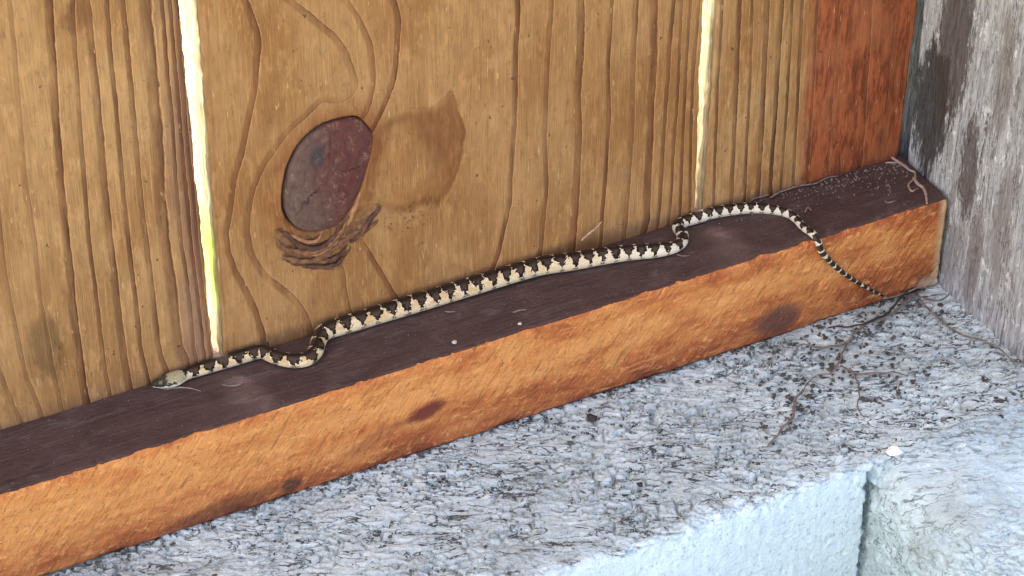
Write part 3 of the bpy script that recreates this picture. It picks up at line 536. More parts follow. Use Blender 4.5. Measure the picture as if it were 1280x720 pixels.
def build_block():
    xs = np.r_[np.linspace(-1300, -430, 30), np.arange(-425, -60, .55), np.arange(-60, 60, 1.1), np.linspace(62, 1200, 30)]
    # section: back bottom, back top, top to the front edge, worn edge, front face down
    sec = [(110, -230), (110, -H-2), (100, -H)] + [(y, -H) for y in np.linspace(70, 6, 14)] + [(y, -H) for y in np.arange(4, -69.5, -.55)]
    R = 3.0
    sec += [(-72.6+R-R*math.sin(t), -H-R+R*math.cos(t)) for t in np.linspace(.15, math.pi/2, 8)]
    sec += [(-72.6, z) for z in np.arange(-H-R-.6, -H-48, -.6)] + [(-72.6, -100), (-72.6, -160), (-72.6, -230)]
    sec = np.array(sec)
    arc = np.r_[0, np.cumsum(np.linalg.norm(np.diff(sec, axis=0), axis=1))]
    nrm = np.zeros_like(sec); tt = np.gradient(sec, axis=0); tt /= np.linalg.norm(tt, axis=1)[:, None]
    nrm[:, 0], nrm[:, 1] = tt[:, 1], -tt[:, 0]
    X = np.repeat(xs[:, None], len(sec), 1); A = np.repeat(arc[None], len(xs), 0)
    Yv = np.repeat(sec[None, :, 0], len(xs), 0); Z = np.repeat(sec[None, :, 1], len(xs), 0)
    # unrolled depth coordinate: towards -y, then down the face
    V = -(A - A[0, 3])
    c, n = worms(X, V, 11)
    top = sstep(-H-5, -H-.5, Z + 1.5*pn(X/9, V/9, 77))
    topw = top*(.35+.65*sstep(-72, -60, Yv))
    up = (sec[:, 1] > -H-.5)[None]
    d_top = -2.7*c + .7*fbm(X/9, V/7, 21, 3) + .30*fbm(X/1.9, V/1.5, 31, 3) + .9*pn(X/45, V/30, 5)
    d_face = .22*fbm(X/3, V/9, 51, 3) + .15*fbm(X/1.3, V/1.5, 61, 2) - .5*sstep(.5, .8, pn(X/3.4, V/4.5, 71)) + .8*pn(X/40, V/40, 6)
    edge = np.exp(-((A-np.interp(-72.6, -sec[:, 0]*1.0, arc) if False else A*0)**2))
    d = d_top*topw + d_face*(1-topw)
    wear = np.exp(-((Yv+72.6)**2+(Z+H)**2)/50.0)
    d = d - wear*(1.2*np.abs(pn(X/12, V*0, 81)) + .8*sstep(.1, .6, pn(X/5, V/6, 82)))
    fin = ((A > 130) & (Z > -100))                       # only where it can be seen finely
    # jagged crack where the poured footing meets the block
    jag = X + 75.0 + 1.6*pn(V/7, V*0, 83) + 1.0*pn(V/2.5, V*0, 84)
    crack = sstep(-1.6, -.9, jag)*sstep(3.2, 2.4, jag)*sstep(-H-2, -H-8, Z + 2*pn(X/3, V/3, 85))*(.7+.6*pn(X/2, V/4, 86))
    d = d - 14*crack
    d = d*((A > arc[2]) & (Z > -150))
    # the bed under the rail stays just below the timber
    under = (Yv > 1)&(Yv < 60)&up
    d = np.where(under, np.minimum(d, .6)-.4, d)
    Yv = Yv + nrm[None, :, 0]*d; Z = Z + nrm[None, :, 1]*d
    face = np.maximum(1-top, .62*sstep(-60, -71, Yv + 7*pn(X/11, V/9, 78))*sstep(-66, -74, X))  # top turns bluer near the front edge: skylight put into the colour
    # winding: make normals point out
    P = np.stack([X, Yv, Z], -1)[:, ::-1]
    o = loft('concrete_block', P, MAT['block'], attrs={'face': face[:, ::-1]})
    tag(o, 'pale blue-grey concrete wall block with pitted top and smooth front face under the rail', 'concrete block')
build_block()

def build_footing():
    # lumpy poured concrete in front of the block, under the post
    ys = np.r_[np.arange(-64, -190, -.7), np.linspace(-195, -330, 20)]
    sec = [(-74.5, -230), (-74.5, -150)] + [(x, z) for x, z in zip(np.linspace(-74.5, -74.5, 40), np.linspace(-149, -93, 40))]
    pr = catmull([(-74.5, -92.), (-75.2, -80), (-75.2, -64), (-74.4, -52), (-71.5, -44.5), (-64.5, -40.6), (-55, -38.8)], 26)
    sec += [tuple(p) for p in pr] + [(x, -H-.4) for x in np.arange(-54.2, 40, .8)] + [(60, -H-.4), (160, -H-.4), (160, -230)]
    sec = np.array(sec); arc = np.r_[0, np.cumsum(np.linalg.norm(np.diff(sec, axis=0), axis=1))]
    tt = np.gradient(sec, axis=0); tt /= np.linalg.norm(tt, axis=1)[:, None]
    nrm = np.stack([-tt[:, 1], tt[:, 0]], 1)
    A = np.repeat(arc[None], len(ys), 0); Yv = np.repeat(ys[:, None], len(sec), 1)
    X = np.repeat(sec[None, :, 0], len(ys), 0); Z = np.repeat(sec[None, :, 1], len(ys), 0)
    c, n = worms(A, Yv, 15, 6.5, 4.6, 40)
    side = 1-sstep(arc[-1]*0+np.interp(-64, sec[40:, 0], arc[40:]), np.interp(-48, sec[40:, 0], arc[40:]), A)
    smooth = side*sstep(-118, -98, Yv + 10*pn(A/14, Yv/14, 91))
    d = (-1.0*c + .7*fbm(A/8, Yv/8, 25, 3) + .3*fbm(A/1.8, Yv/1.8, 35, 3))*(1-.65*smooth) + 1.6*pn(A/22, Yv/20, 45)
    cre = sstep(-66, -72, X)*sstep(-150, -60, Z)
    d = d + cre*(1.5*fbm(A/5, Yv/5, 65, 3) - .6)
    d = d*((A > 5) & (X < 50))
    # sinks where it meets the block so the two surfaces never coincide
    top_m = sstep(-60, -40, X)
    d = d + 1.0*top_m*sstep(-100, -78, Yv) - 2.2*sstep(-69.5, -66, Yv)*top_m
    X = X + nrm[None, :, 0]*d; Z = Z + nrm[None, :, 1]*d
    P = np.stack([X, Yv, Z], -1)
    o = loft('concrete_footing', P, MAT['footing'], attrs={'face': np.clip(.50 + .12*pn(A/12, Yv/12, 79) - .2*smooth, 0, 1)*sstep(-76, -86, Yv+4*pn(A/9, Yv/9, 80))})  # face value also paints bluish light onto the footing
    tag(o, 'lumpy rough concrete footing jutting out past the smooth block face below the post', 'concrete footing')
build_footing()

# ------------------------------------------------------------------ post
def build_post():
    zs = np.r_[-44, np.arange(-43, 115, .65), np.linspace(117, 1500, 30)]
    y0, y1 = 62.0, -72.0
    sec = [(100, y0), (100, y1+6), (96, y1), (8, y1)] + [(4.4-4*math.sin(t), y1+4-4*math.cos(t)) for t in np.linspace(.3, 1.5, 5)]
    sec += [(.4, y) for y in np.arange(y1+4.6, y0-1, .55)] + [(.4, y0)]
    sec = np.array(sec)
    X = np.repeat(sec[None, :, 0], len(zs), 0); Yv = np.repeat(sec[None, :, 1], len(zs), 0); Z = np.repeat(zs[:, None], len(sec), 1)
    f = (X < 3)
    Zc = np.minimum(Z, 400)
    d = .55*fbm(Yv/2.2, Zc/26, 7, 4) + .35*fbm(Yv/1.1, Zc/7, 8, 3) + .9*pn(Yv/18, Zc/50, 9)
    d = d - 1.4*(1-sstep(0, .06, np.abs(pn(Yv/6.5+.4*pn(Yv/5, Zc/20, 3), Zc/70, 19))))*sstep(0, .5, pn(Yv/12, Zc/40, 20))
    X = X - np.where(f, d*.9, 0) + np.where(f, .9, 0)
    X = X + 12.0*sstep(27.6, 28.4, Yv)*sstep(35.5, 34.5, Yv)*f           # added groove, shaped to give a dark shadow line beside the boards
    P = np.stack([X, Yv, Z], -1)
    o = loft('fence_post', P[:, ::-1], MAT['post'])
    tag(o, 'weathered silver-grey wooden post with dark brown stains at the rail end', 'post')
build_post()

# ------------------------------------------------------------------ bottom rail
def build_rail():
    xs = np.r_[np.linspace(-1300, -430, 24), np.arange(-425, .4, .6)]
    r = 1.6
    sec = [(50, -H), (50, -2), (48, 0)] + [(y, 0) for y in np.arange(46, r+.2, -.7)]
    sec += [(r-r*math.sin(t), -r+r*math.cos(t)) for t in np.linspace(.2, math.pi/2, 6)]
    sec += [(0, z) for z in np.arange(-r-.5, -H+1.0, -.55)] + [(0, -H+.9), (.3, -H+.3), (1.2, -H)]
    sec = np.array(sec)
    tt = np.gradient(sec, axis=0); tt /= np.linalg.norm(tt, axis=1)[:, None]
    nrm = np.stack([tt[:, 1], -tt[:, 0]], 1)
    X = np.repeat(xs[:, None], len(sec), 1); Yv = np.repeat(sec[None, :, 0], len(xs), 0); Z = np.repeat(sec[None, :, 1], len(xs), 0)
    front = sstep(3.0, .4, Yv)*sstep(-.2, -1.6, Z)
    s = X*.79 - Z*.61; t = X*.61 + Z*.79                      # saw strokes lean across the face
    d = .30*fbm(s/2.4, t/9, 41, 3) + .25*fbm(X/5, Z/2.2, 42, 3) - .55*sstep(.25, .6, pn((.79*X-.61*Z)/2.0, (.61*X+.79*Z)/13, 43))*sstep(-.2, .5, pn(X/25, Z/15, 44))
    d = d + .5*pn(X/30, Z/14, 46)
    dt = .10*fbm(X/6, Yv/1.6, 47, 3) + .25*pn(X/40, Yv/10, 48)
    dt = dt - .25*sstep(.3, .6, pn(X/7, Yv/7, 52))
    rough = d*front + dt*(1-front)
    edge = np.exp(-(Yv**2+Z**2)/5.0)
    rough = rough - edge*(.3+.7*sstep(0, .7, pn(X/9, Yv*0, 49)) + .5*sstep(.2, .7, pn(X/2.5, Yv*0+3, 50)))
    low = np.exp(-(Yv**2+(Z+H)**2)/7.0)
    rough = rough - low*1.2*sstep(-.1, .7, pn(X/14, Yv*0+7, 53))
    rough = np.where((Yv > 29) | (Z < -H+.01), 0, rough)
    Yv = Yv + nrm[None, :, 0]*rough; Z = Z + nrm[None, :, 1]*rough
    Z = np.where((np.repeat(sec[None, :, 1], len(xs), 0) < -H+.01), -H-.6, Z)
    X = X + np.where(X > -.5, .5*pn(Yv/5, Z/5, 59), 0)
    top = 1-sstep(-.15, -1.1, Z)
    P = np.stack([X, Yv, Z], -1)[:, ::-1]
    o = loft('bottom_rail', P, MAT['rail'], attrs={'top': top[:, ::-1]})
    tag(o, 'orange sawn timber rail with dark brown top lying on the concrete below the boards', 'rail')
build_rail()

# ------------------------------------------------------------------ fence boards
def rbf_fit(lines, step=7.0):
    pts = []; val = []
    for k, w, g, pl, up in lines:
        q, _ = resample(np.c_[np.array(pl), np.zeros(len(pl))], step)
        pts.append(q[:, :2]); val.append(np.full(len(q), float(k)))
        if up:                                                   # carry the line on upwards
            t = q[0, :2]-q[1, :2]; t = t/np.linalg.norm(t)
            ext = np.array([[q[0, 0]+t[0]*e, q[0, 1]+t[1]*e] for e in (8, 18, 30)])
            pts.append(ext); val.append(np.full(3, float(k)))
    P = np.vstack(pts)/100.0; v = np.concatenate(val); n = len(P)
    def phi(r2): return .5*r2*np.log(r2+1e-12)
    K = phi(((P[:, None]-P[None])**2).sum(-1)) + 2e-4*np.eye(n)
    Q = np.c_[np.ones(n), P]
    A = np.block([[K, Q], [Q.T, np.zeros((3, 3))]])
    sol = np.linalg.solve(A, np.r_[v, 0, 0, 0])
    def ev(x, z):
        out = np.empty(x.shape)
        X = np.stack([x.ravel(), z.ravel()], 1)/100.0; res = np.empty(len(X))
        for i in range(0, len(X), 20000):
            c = X[i:i+20000]
            res[i:i+20000] = phi(((c[:, None]-P[None])**2).sum(-1))@sol[:n] + sol[n] + c@sol[n+1:]
        return res.reshape(x.shape)
    return ev

def poly_sd(poly, x, z):
    """signed distance to a polygon, positive inside"""
    p = np.array(poly); q = np.roll(p, -1, 0)
    best = np.full(x.shape, 1e9); ins = np.zeros(x.shape, bool)
    for (ax, az), (bx, bz) in zip(p, q):
        dx, dz = bx-ax, bz-az; t = np.clip(((x-ax)*dx+(z-az)*dz)/(dx*dx+dz*dz), 0, 1)
        best = np.minimum(best, np.hypot(x-ax-t*dx, z-az-t*dz))
        cr = ((az > z) != (bz > z)) & (x < (bx-ax)*(z-az)/(bz-az+1e-12)+ax); ins ^= cr
    return np.where(ins, best, -best)

TH = 16.0
def smooth_poly(p, n=6): return catmull(np.array(p+p[:1]), n)[:-1]
KN = smooth_poly(KNOT); ER = smooth_poly(EAR, 4); TR = smooth_poly(TORN, 4)
def board_surface(lines, x, z, special=False):
    zc = np.minimum(z, 175.0) + .02*np.minimum(z-175, 0)*0
    # coarse evaluation on a grid, then bilinear, keeps it quick
    gx = np.linspace(x.min(), x.max(), 180); gz = np.linspace(zc.min(), zc.max(), 150)
    GX, GZ = np.meshgrid(gx, gz, indexing='ij'); U = rbf_fit(lines)(GX, GZ)
    gu = np.hypot(*np.gradient(U, gx, gz))
    def bil(F):
        fx = np.clip((x-gx[0])/(gx[1]-gx[0]), 0, len(gx)-1.001); fz = np.clip((zc-gz[0])/(gz[1]-gz[0]), 0, len(gz)-1.001)
        i = fx.astype(int); j = fz.astype(int); a = fx-i; b = fz-j
        return F[i, j]*(1-a)*(1-b)+F[i+1, j]*a*(1-b)+F[i, j+1]*(1-a)*b+F[i+1, j+1]*a*b
    u = bil(U); g = np.clip(bil(gu), .02, .5)
    zn = np.minimum(z, 500)
    u = u + g*(.28*pn(x/8, zn/22, 101) + .09*pn(x/2.5, zn/6, 102))
    ks = sorted({int(l[0]): (l[1], l[2]) for l in lines if float(l[0]).is_integer()}.items())
    kk = [k for k, _ in ks]
    hw = np.interp(u, kk, [v[0] for _, v in ks]); dk = np.interp(u, kk, [v[1] for _, v in ks])
    # plateau per line
    kr = np.round(u); hw = np.interp(kr, kk, [v[0] for _, v in ks])*.7+hw*.3
    w = np.clip(hw*g, .01, .48)
    sd = (u-kr)/w
    band = np.interp(sd*.5+.5, [0, .08, .26, .60, .80, .87, .95, 1], [0, 0, .5, .6, 1, 1, 0, 0])
    if special: dk = dk*(1-.85*np.exp(-((x+217.0)**2/70+(z-92.0)**2/45)))
    dep = -.20*band*dk + .10*fbm(x/1.1, zn/18, 103, 3) + .35*pn(x/28, zn/60, 104)
    at = {'ring': u, 'ring_width': w, 'ring_dark': dk}
    if special:
        kd = -poly_sd(KN, x, z); er = poly_sd(ER, x, z); tr = poly_sd(TR, x, z)
        at['scar'] = er; at['knot_dist'] = np.clip(kd, -30, 60)
        tm = sstep(-1.0, 1.2, tr + 1.2*pn(x/3, z/3, 105)); at['torn'] = tm
        at['pits'] = sstep(9, 2, np.hypot((x+194)/1.5, (z-36)/1.0))
        dep = dep - .45*sstep(-.2, .5, er + .8*pn(x/3, z/5, 107))*sstep(14, 2, er)
        kc = KN.mean(0); p = np.unwrap(np.arctan2(x-kc[0], kc[1]-z))*16; q = kd + 1.2*pn(x/5, z/5, 113); at['tear'] = .55*fbm((p+2.5*pn(x/3, z/3, 116))/5.0, (q+1.6*pn(x/2.4, z/2.4, 114))/2.4, 115, 4, .65) + .45*fbm((x+z*.9)/5, (z-x*.7)/1.7, 117, 4, .6)
        a = rad(32); p_ = x*math.cos(a)+z*math.sin(a)
        tear = 1.5*pn(p/6+.8*pn(x/3.5, z/3.5, 112), q/3.0, 108) + 1.3*fbm((x+z*.9)/6, (z-x*.7)/2.2, 109, 4, .6)
        dep = dep + tm*(.45*tear - .3)
        dep = dep + .8*sstep(9, 0, kd)*sstep(-.5, .5, kd)*(1-tm)*(.5+.5*pn(x/9, z/9, 110))   # wood swells at the knot
        dep = np.where(kd < 0, -3.2*sstep(.0, -1.0, kd), dep)
    return dep, at

def build_board(name, lines, x0, x1, lean0, lean1, mat, special=False, hi=.36, seed=0, butt=False):
    """x0, x1 edges at the foot, lean = x shift per mm of height"""
    zs = np.r_[-.4, np.arange(.6, 176, .9), np.linspace(180, 1800, 22)]
    n = int((x1-x0)/hi); f = np.linspace(0, 1, n)
    # section clockwise from the left front arris: front, right side, back, left side
    rr = .4
    zz = np.minimum(zs, 400)
    lx = x0 + lean0*zz + .35*pn(zs/14, zs*0+seed, 120) + .25*pn(zs/4, zs*0+seed, 121) ; rx = x1 + lean1*zz + .45*pn(zs/17, zs*0+seed+5, 122) + .3*pn(zs/4, zs*0+seed, 123)
    X = lx[:, None]+rr + (rx-lx-2*rr)[:, None]*f[None]; Z = np.repeat(zs[:, None], n, 1)
    dep, at = board_surface(lines, X, Z, special)
    Yf = D - dep
    sides_r = [(0, rr), (0, 4), (0, 8), (0, 11.5), (-2.2, 14), (-5, TH)]         # back arris cut away to let sun into the gaps
    if butt: sides_r = [(0, rr), (0, 3), (0, 6), (2.2, 7), (2.4, 11), (2.4, TH)]   # added tongue, keeps sun from leaking past the post
    sides_l = [(1, TH), (0, TH-1), (0, 13), (0, 10), (0, 7), (0, 4), (0, 2), (0, rr)]
    cols = [np.stack([X, Yf, Z], -1)]
    for dx, dy in sides_r: cols.append(np.stack([rx+dx, np.full(len(zs), D+dy), zs], -1)[:, None])
    for dx, dy in sides_l: cols.append(np.stack([lx+dx, np.full(len(zs), D+dy), zs], -1)[:, None])
    P = np.concatenate(cols, 1)
    ns = len(sides_r)+len(sides_l)
    A = {k: np.concatenate([v, np.repeat(v[:, -1:], len(sides_r), 1), np.repeat(v[:, :1], len(sides_l), 1)], 1) for k, v in at.items()}
    o = loft(name, P, mat, attrs=A)
    o.data.materials.append(MAT['edge'])
    mi = np.zeros(len(o.data.polygons), np.int32)
    q = np.arange((len(zs)-1)*P.shape[1])%P.shape[1]
    mi[:len(q)] = (q >= n) & (q < P.shape[1]-1)
    o.data.polygons.foreach_set('material_index', mi); o.data.update()
    return o

b1 = build_board('fence_board', B1, -406.0, -265.9, 0, -.010, MAT['board_a'], seed=1)
tag(b1, 'brown ribbed fence board with straight grain, left of the knotty board', 'fence board', 'upright fence boards')
b2 = empty('fence_board', (-174, D+8, 0)); plank = build_board('plank', B2, -262.2, -86.0, .006, -.012, MAT['board_b'], True, seed=2); adopt(plank, b2)
tag(b2, 'wide tan fence board with large purple knot and stained scar', 'fence board', 'upright fence boards')
b3 = build_board('fence_board', B3, -82.5, -1.4, .010, .020, MAT['board_c'], seed=3, butt=True)
tag(b3, 'fence board with red-brown heartwood side next to the grey post', 'fence board', 'upright fence boards')

def build_folds():
    for i, (r, kind, pl) in enumerate(FOLDS):
        P = catmull(np.array([[a, D, b] for a, b in pl]), 7); P, s = resample(P, .45)
        P[:, 0] += .35*pn(s/2.5, s*0+i, 161); P[:, 2] += .35*pn(s/2.5, s*0+i+9, 162)
        P[:, 1] = D - .25 + .5*pn(s/4, s*0+i, 163)
        R = r*(.85+.5*pn(s/3, s*0+i, 164))*np.interp(s/s[-1], [0, .12, .5, .85, 1], [.15, .8, 1, .75, .1])
        V, a = tube_rings(P, R, 12, .8, (0, -1, 0))
        V = V + .22*pn(V[..., 0]/.9+V[..., 1], V[..., 2]/.9, 165)[..., None]*np.array([.4, -1, .4])
        adopt(loft('torn_fibre', V, MAT['fold%d' % kind]), b2)

def build_knot():
    c = KN.mean(0); n = len(KN); rings = 26
    s = np.linspace(1.0, 0.02, rings)
    off = np.array([.35, -.35])                        # shrunk away from the wood on its upper left
    P = []
    for i, k in enumerate(s):
        p = c + (KN-c)*.992*k + off*1.5
        kk = 1-k
        y = D + 2.6*(1-sstep(0, .05, kk)) - .3*sstep(0, .25, kk) - .5*fbm(p[:, 0]/3, p[:, 1]/4, 131, 3) - .25*pn(p[:, 0]/12, p[:, 1]/15, 132)
        P.append(np.stack([p[:, 0], y, p[:, 1]], -1))
    o = loft('knot', np.array(P), MAT['knot'], attrs={'radial': np.repeat(s[:, None], n, 1), 'turn': np.repeat(np.linspace(0, 2*np.pi, n, endpoint=False)[None], rings, 0)}); adopt(o, b2)
    o['label'] = 'dark purple oval knot with blue-black centre'
build_knot()
build_folds()

# fence running on outside the picture
def more_boards():
    me = None
    for i, x in enumerate([-552, -698, -844, -990, -1136, 104, 250, 396, 542, 688, 834]):
        if me is None:
            zs = np.linspace(-.4, 1800, 40)
            P = np.stack([np.stack([a+.5*pn(zs/90, zs*0+j, 7), np.full(40, b)+.5*pn(zs/70, zs*0+j, 9), zs], -1) for j, (a, b) in enumerate([(0, D), (141, D), (141, D+TH), (0, D+TH)])], 1)
            o = loft('fence_board', P, MAT['edge'], smooth=False); me = o.data
            o.data.materials[0] = MAT['board_plain']
        else:
            o = bpy.data.objects.new('fence_board', me); COL.objects.link(o)
        o.location.x = x*MM
        if x > 0: o.location.z = 0
        tag(o, 'plain fence board standing farther along the fence', 'fence board', 'boards farther along the fence')
m = NT('fence_wood_plain'); nn = m.noise(m.co(.3, .3, .01), 1, 4)
MAT['board_plain'] = m.done(m.mix(m.rng(nn, .3, .7), (.30, .18, .09), (.20, .11, .05)), .75, m.bump(nn, .4, .6))
more_boards()

# ------------------------------------------------------------------ snake
def build_snake():
    S = np.array(SNAKE)
    P = catmull(S, 10); P, s = resample(P, .55)
    for _ in range(6): P[1:-1] = .25*P[:-2]+.5*P[1:-1]+.25*P[2:]
    d = s
    R = P[:, 3].copy(); C = P[:, :3]
    # head profile in mm from the snout
    hp = [(0, .5), (.5, 1.15), (1.5, 1.75), (3, 2.2), (5, 2.75), (7, 3.05), (8.8, 2.9), (10.5, 2.4), (12.5, 2.1), (16, 2.2)]
    hr = np.interp(d, *zip(*hp)); R = np.where(d < 16, hr, R)
    flat = np.interp(d, [0, 1, 4, 8, 11, 15, 400], [.75, .62, .66, .68, .85, .93, .95])
    on_top = C[:, 1] > 1.5
    C[:, 2] = np.where(on_top & (d < 200), R*flat*.97, C[:, 2])
    up = np.tile([0., 0., 1.], (len(C), 1))
    k = sstep(3.0, -1.0, C[:, 1])[:, None]; up = up*(1-k) + np.array([0, -1., 0])*k
    seg = 28
    V, a = tube_rings(C, R, seg, flat, up)
    # belly scales flatten the underside
    ang = np.degrees(a); th = np.where(ang > 180, 360-ang, ang)
    TH_ = np.repeat(th[None], len(C), 0)
    sp = np.interp(d, [0, 12, 60, 90, 140, 200, 260, 330, 400], [5.0, 5.0, 5.3, 5.4, 5.2, 4.4, 3.7, 3.6, 3.4])
    cyc = np.cumsum(np.r_[0, np.diff(d)]/sp)
    root = empty('snake', (-150, 26, 0)); body = loft('body', V, MAT['snake'], attrs={'cycle': np.repeat(cyc[:, None], seg, 1), 'flank': TH_, 'from_snout': np.repeat(d[:, None], seg, 1)})
    adopt(body, root); tag(root, 'small slender snake with cream and dark brown zigzag pattern stretched along the rail', 'snake')
    # eyes
    i = int(np.searchsorted(d, 3.9)); T = C[i+1]-C[i-1]; T /= np.linalg.norm(T); side = np.cross(T, [0, 0, 1])
    for sgn in (-1, 1):
        e = C[i] + side*sgn*R[i]*.86 + np.array([0, 0, R[i]*flat[i]*.40])
        n, mseg = 9, 12; ph = np.linspace(.05, math.pi-.05, n); az = np.linspace(0, 2*math.pi, mseg, endpoint=False)
        E = np.stack([np.sin(ph)[:, None]*np.cos(az)[None], np.sin(ph)[:, None]*np.sin(az)[None], np.repeat(np.cos(ph)[:, None], mseg, 1)], -1)*.58 + e
        adopt(loft('eye', E[::-1], MAT['eye']), root)
build_snake()

# ------------------------------------------------------------------ roots, fibres, crumbs
rng = random.Random(4)
def strand(name, pts, r, mat, jit=.55, taper=.55, seed=0):
    P = catmull(np.array(pts, float), 7); P, s = resample(P, .8)
    for j in range(3): P[:, j] += jit*pn(s/5, s*0+seed+j*3.3, 140+j)*(1 if j < 2 else .6)
    R = r*(1+.25*pn(s/3, s*0+seed, 145))*np.interp(s/s[-1], [0, .06, .5, 1], [.6, 1, 1, taper])
    V, a = tube_rings(P, R, 7)
    return loft(name, V, mat)

ROOT_LABELS = ['thick dead root trailing down from the rail end across the concrete',
 'dead root piece slanting toward the edge of the concrete below the long root',
 'thin bent dead root running from the rail end along the post foot',
 'thin dead root lying beside the thick trailing root', 'short curved dead root lying left of the trailing root',
 'thin root crossing the concrete right under the rail end', 'fine root branching right from the middle of the trailing root',
 'fine root hanging down from the middle of the trailing root', 'long fine dark stem lying on the concrete near the rail bottom',
 'tiny curled root beside the post foot']
for i, (kind, r, pts) in enumerate(STEMS):
    if i == 8: continue
    r *= .82
    pts = [[p[0], p[1], p[2]+ (.6 if j not in (0, len(pts)-1) else 0)] for j, p in enumerate(pts)]
    o = strand('dead_root', pts, r, MAT['root'] if i not in (3, 8) else MAT['root_dark'], seed=i)
    tag(o, ROOT_LABELS[i], 'root', 'dead roots on the concrete')

BIT_LABELS = ['pale dry rootlet on the rail top beside the post, upper half', 'pale dry rootlet reaching the front edge of the rail by the post',
 'small looped rootlet curling beside the pale rootlet', 'straight pale stem at the foot of the heartwood board by the post',
 'short hooked fibre on the rail top near the rail end', 'short bent fibre on the rail top near the rail end',
 'white thread lying in front of the snake head', 'curved white thread on the pale patch before the wide gap',
 'short pale fibre on the rail in front of the snake middle', 'pale curved fibre on the rail in front of the snake middle',
 'tiny fibre in front of the tight bend of the snake', 'dusty stem along the foot of the ribbed part of the heartwood board',
 'dusty fibre at the foot of the red heartwood', 'dusty stem along the foot of the red heartwood', 'small curled fibre behind the snake tail bend',
 'thin stem leaning over the snake back near the tail']
for i, (r, pts) in enumerate(RAILBITS):
    o = strand('rootlet' if i < 6 else 'plant_fibre', pts, r, MAT['straw'] if i < 4 else MAT['fibre'], jit=.15, seed=30+i)
    tag(o, BIT_LABELS[i], 'plant fibre', 'dry bits on the rail')
o = strand('wood_splinter', SPLINTER, .35, MAT['straw'], jit=.1, seed=60)
tag(o, 'thin pale splinter standing against the foot of the knotty board', 'splinter')

def lump(name, c, r, mat, seed, squash=.7):
    n, ms = 7, 9; ph = np.linspace(.1, math.pi-.1, n); az = np.linspace(0, 2*math.pi, ms, endpoint=False)
    E = np.stack([np.sin(ph)[:, None]*np.cos(az)[None], np.sin(ph)[:, None]*np.sin(az)[None], np.repeat(np.cos(ph)[:, None], ms, 1)*squash], -1)
    k = 1+.7*pn(E[..., 0]*1.7+seed*3.1, E[..., 1]*1.7+E[..., 2]*2, 150)
    return loft(name, (E*k[..., None]*r)[::-1] + np.array(c), mat)

def many_crumbs():
    rr = np.random.RandomState(5); V = []; Q = []; base = 0
    ph = np.array([.3, 1.2, 2.2, 2.9]); az = np.linspace(0, 2*math.pi, 5, endpoint=False)
    E = np.stack([np.sin(ph)[:, None]*np.cos(az)[None], np.sin(ph)[:, None]*np.sin(az)[None], np.repeat(np.cos(ph)[:, None], 5, 1)*.6], -1)
    idx = np.arange(20).reshape(4, 5); nx = np.roll(idx, -1, 1); q = np.stack([idx[:-1], idx[1:], nx[1:], nx[:-1]], -1).reshape(-1, 4)
    for i in range(420):
        if i < 170: x, y = rr.uniform(-335, -4), rr.uniform(2, 28); r = rr.uniform(.10, .28)
        else:
            x = -4-abs(rr.normal(0, 34)); y = 28.5-abs(rr.normal(0, 5 if x < -20 else 9)); r = rr.uniform(.15, .5)
            if y < 2: continue
        V.append(E*r*rr.uniform(.6, 1.3, (4, 5, 1)) + [x, y, r*.4+.1]); Q.append(q+base); base += 20
    o = link('dust_crumbs', mesh_np('dust_crumbs', np.vstack([v.reshape(-1, 3) for v in V])*MM, np.vstack(Q)), MAT['fibre'])
    tag(o, 'fine dusty crumbs scattered over the dark rail top', 'dust', kind='stuff')
many_crumbs()
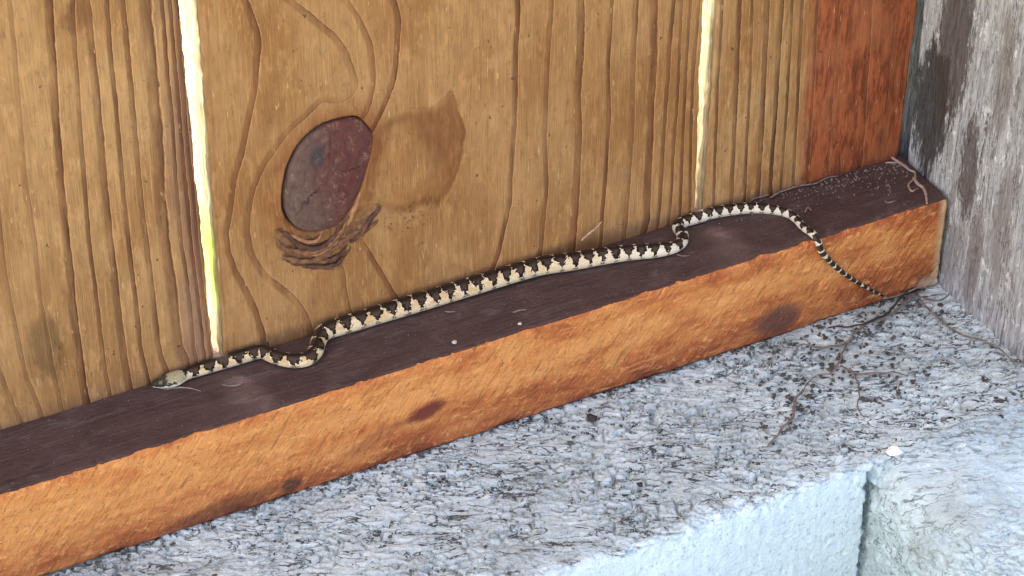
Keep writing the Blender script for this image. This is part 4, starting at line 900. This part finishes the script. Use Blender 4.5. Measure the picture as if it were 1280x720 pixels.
def soil_crumbs():
    rr = np.random.RandomState(15); V = []; Q = []; base = 0
    ph = np.array([.3, 1.2, 2.2, 2.9]); az = np.linspace(0, 2*math.pi, 5, endpoint=False)
    E = np.stack([np.sin(ph)[:, None]*np.cos(az)[None], np.sin(ph)[:, None]*np.sin(az)[None], np.repeat(np.cos(ph)[:, None], 5, 1)*.7], -1)
    idx = np.arange(20).reshape(4, 5); nx = np.roll(idx, -1, 1); q = np.stack([idx[:-1], idx[1:], nx[1:], nx[:-1]], -1).reshape(-1, 4)
    path = np.vstack([np.array(STEMS[0][2]), np.array(STEMS[1][2]), np.array(STEMS[4][2]), np.array(STEMS[6][2])])
    for i in range(520):
        if i < 170: x, y = rr.uniform(-335, -2), -abs(rr.normal(0, 2.2))-.2
        elif i < 400:
            c = path[rr.randint(len(path))]; x, y = c[0]+rr.normal(0, 7), c[1]+rr.normal(0, 6)
        else: x, y = rr.uniform(-330, -3), rr.uniform(-66, -1)
        if y > -.2 or y < -68 or x > -1: continue
        r = rr.uniform(.22, .75)*(1.3 if i >= 170 and i < 400 else 1); st = rr.uniform(.5, 1.9)
        V.append(E*r*rr.uniform(.6, 1.3, (4, 5, 1))*[st, 1, 1] + [x, y, -37.6+r*.2]); Q.append(q+base); base += 20
    o = link('soil_crumbs', mesh_np('soil_crumbs', np.vstack([v.reshape(-1, 3) for v in V])*MM, np.vstack(Q)), MAT['soil'])
    tag(o, 'brown soil crumbs and root bits strewn over the concrete along the rail', 'soil', kind='stuff')
soil_crumbs()
for i, p in enumerate(SPECKS[:2]):
    o = lump('grit', (p[0], p[1], .45), .75 if i == 0 else .6, MAT['crumb'], i)
    tag(o, ['round white grain of grit lying on the dark rail top', 'small pale grain of grit near the rail front edge'][i], 'grit')
CL = {0: (1.7, 'black crumb of dirt on the concrete beside the rail bottom'), 6: (2.2, 'black clod of dirt wedged under the rail end'), 3: (1.1, 'dark crumb of dirt in a pit of the concrete top'), 8: (1.2, 'dark crumb of dirt on the concrete in front of the post')}
for i, (r, lab) in CL.items():
    p = CLUMPS[i]; o = lump('dirt_crumb', (p[0], p[1], -37.4), r, MAT['dirt'], i+20, .5); tag(o, lab, 'dirt')
o = lump('concrete_chip', (-64.6, -70.5, -38.2), 2.5, MAT['white_chip'], 40, .45)
tag(o, 'white mortar chip on the corner between block and footing', 'mortar chip')

# grass growing behind the fence, seen through the wide gap
def grass():
    rr = np.random.RandomState(8); Vs = []; Qs = []; base = 0
    for i in range(90):
        x, y = rr.uniform(-420, -130), rr.uniform(115, 240); h = rr.uniform(150, 290)
        t = np.linspace(0, 1, 7); bx, by = rr.normal(0, 40), rr.normal(-10, 30); w = rr.uniform(1.5, 2.6); an = rr.uniform(0, 3.1)
        c = np.stack([x+bx*t**2, y+by*t**2, -205+h*t], -1); ww = w*(1-t**1.6)+.1
        dx, dy = math.cos(an), math.sin(an)
        V = np.stack([c-np.stack([dx*ww, dy*ww, 0*ww], -1), c+np.stack([dx*ww, dy*ww, 0*ww], -1)], 1)
        idx = np.arange(14).reshape(7, 2); q = np.stack([idx[:-1, 0], idx[:-1, 1], idx[1:, 1], idx[1:, 0]], -1)
        Vs.append(V.reshape(-1, 3)); Qs.append(q+base); base += 14
    o = link('grass', mesh_np('grass', np.vstack(Vs)*MM, np.vstack(Qs)), MAT['grass'])
    tag(o, 'sunlit green grass growing behind the fence gap', 'grass', kind='stuff')
grass()
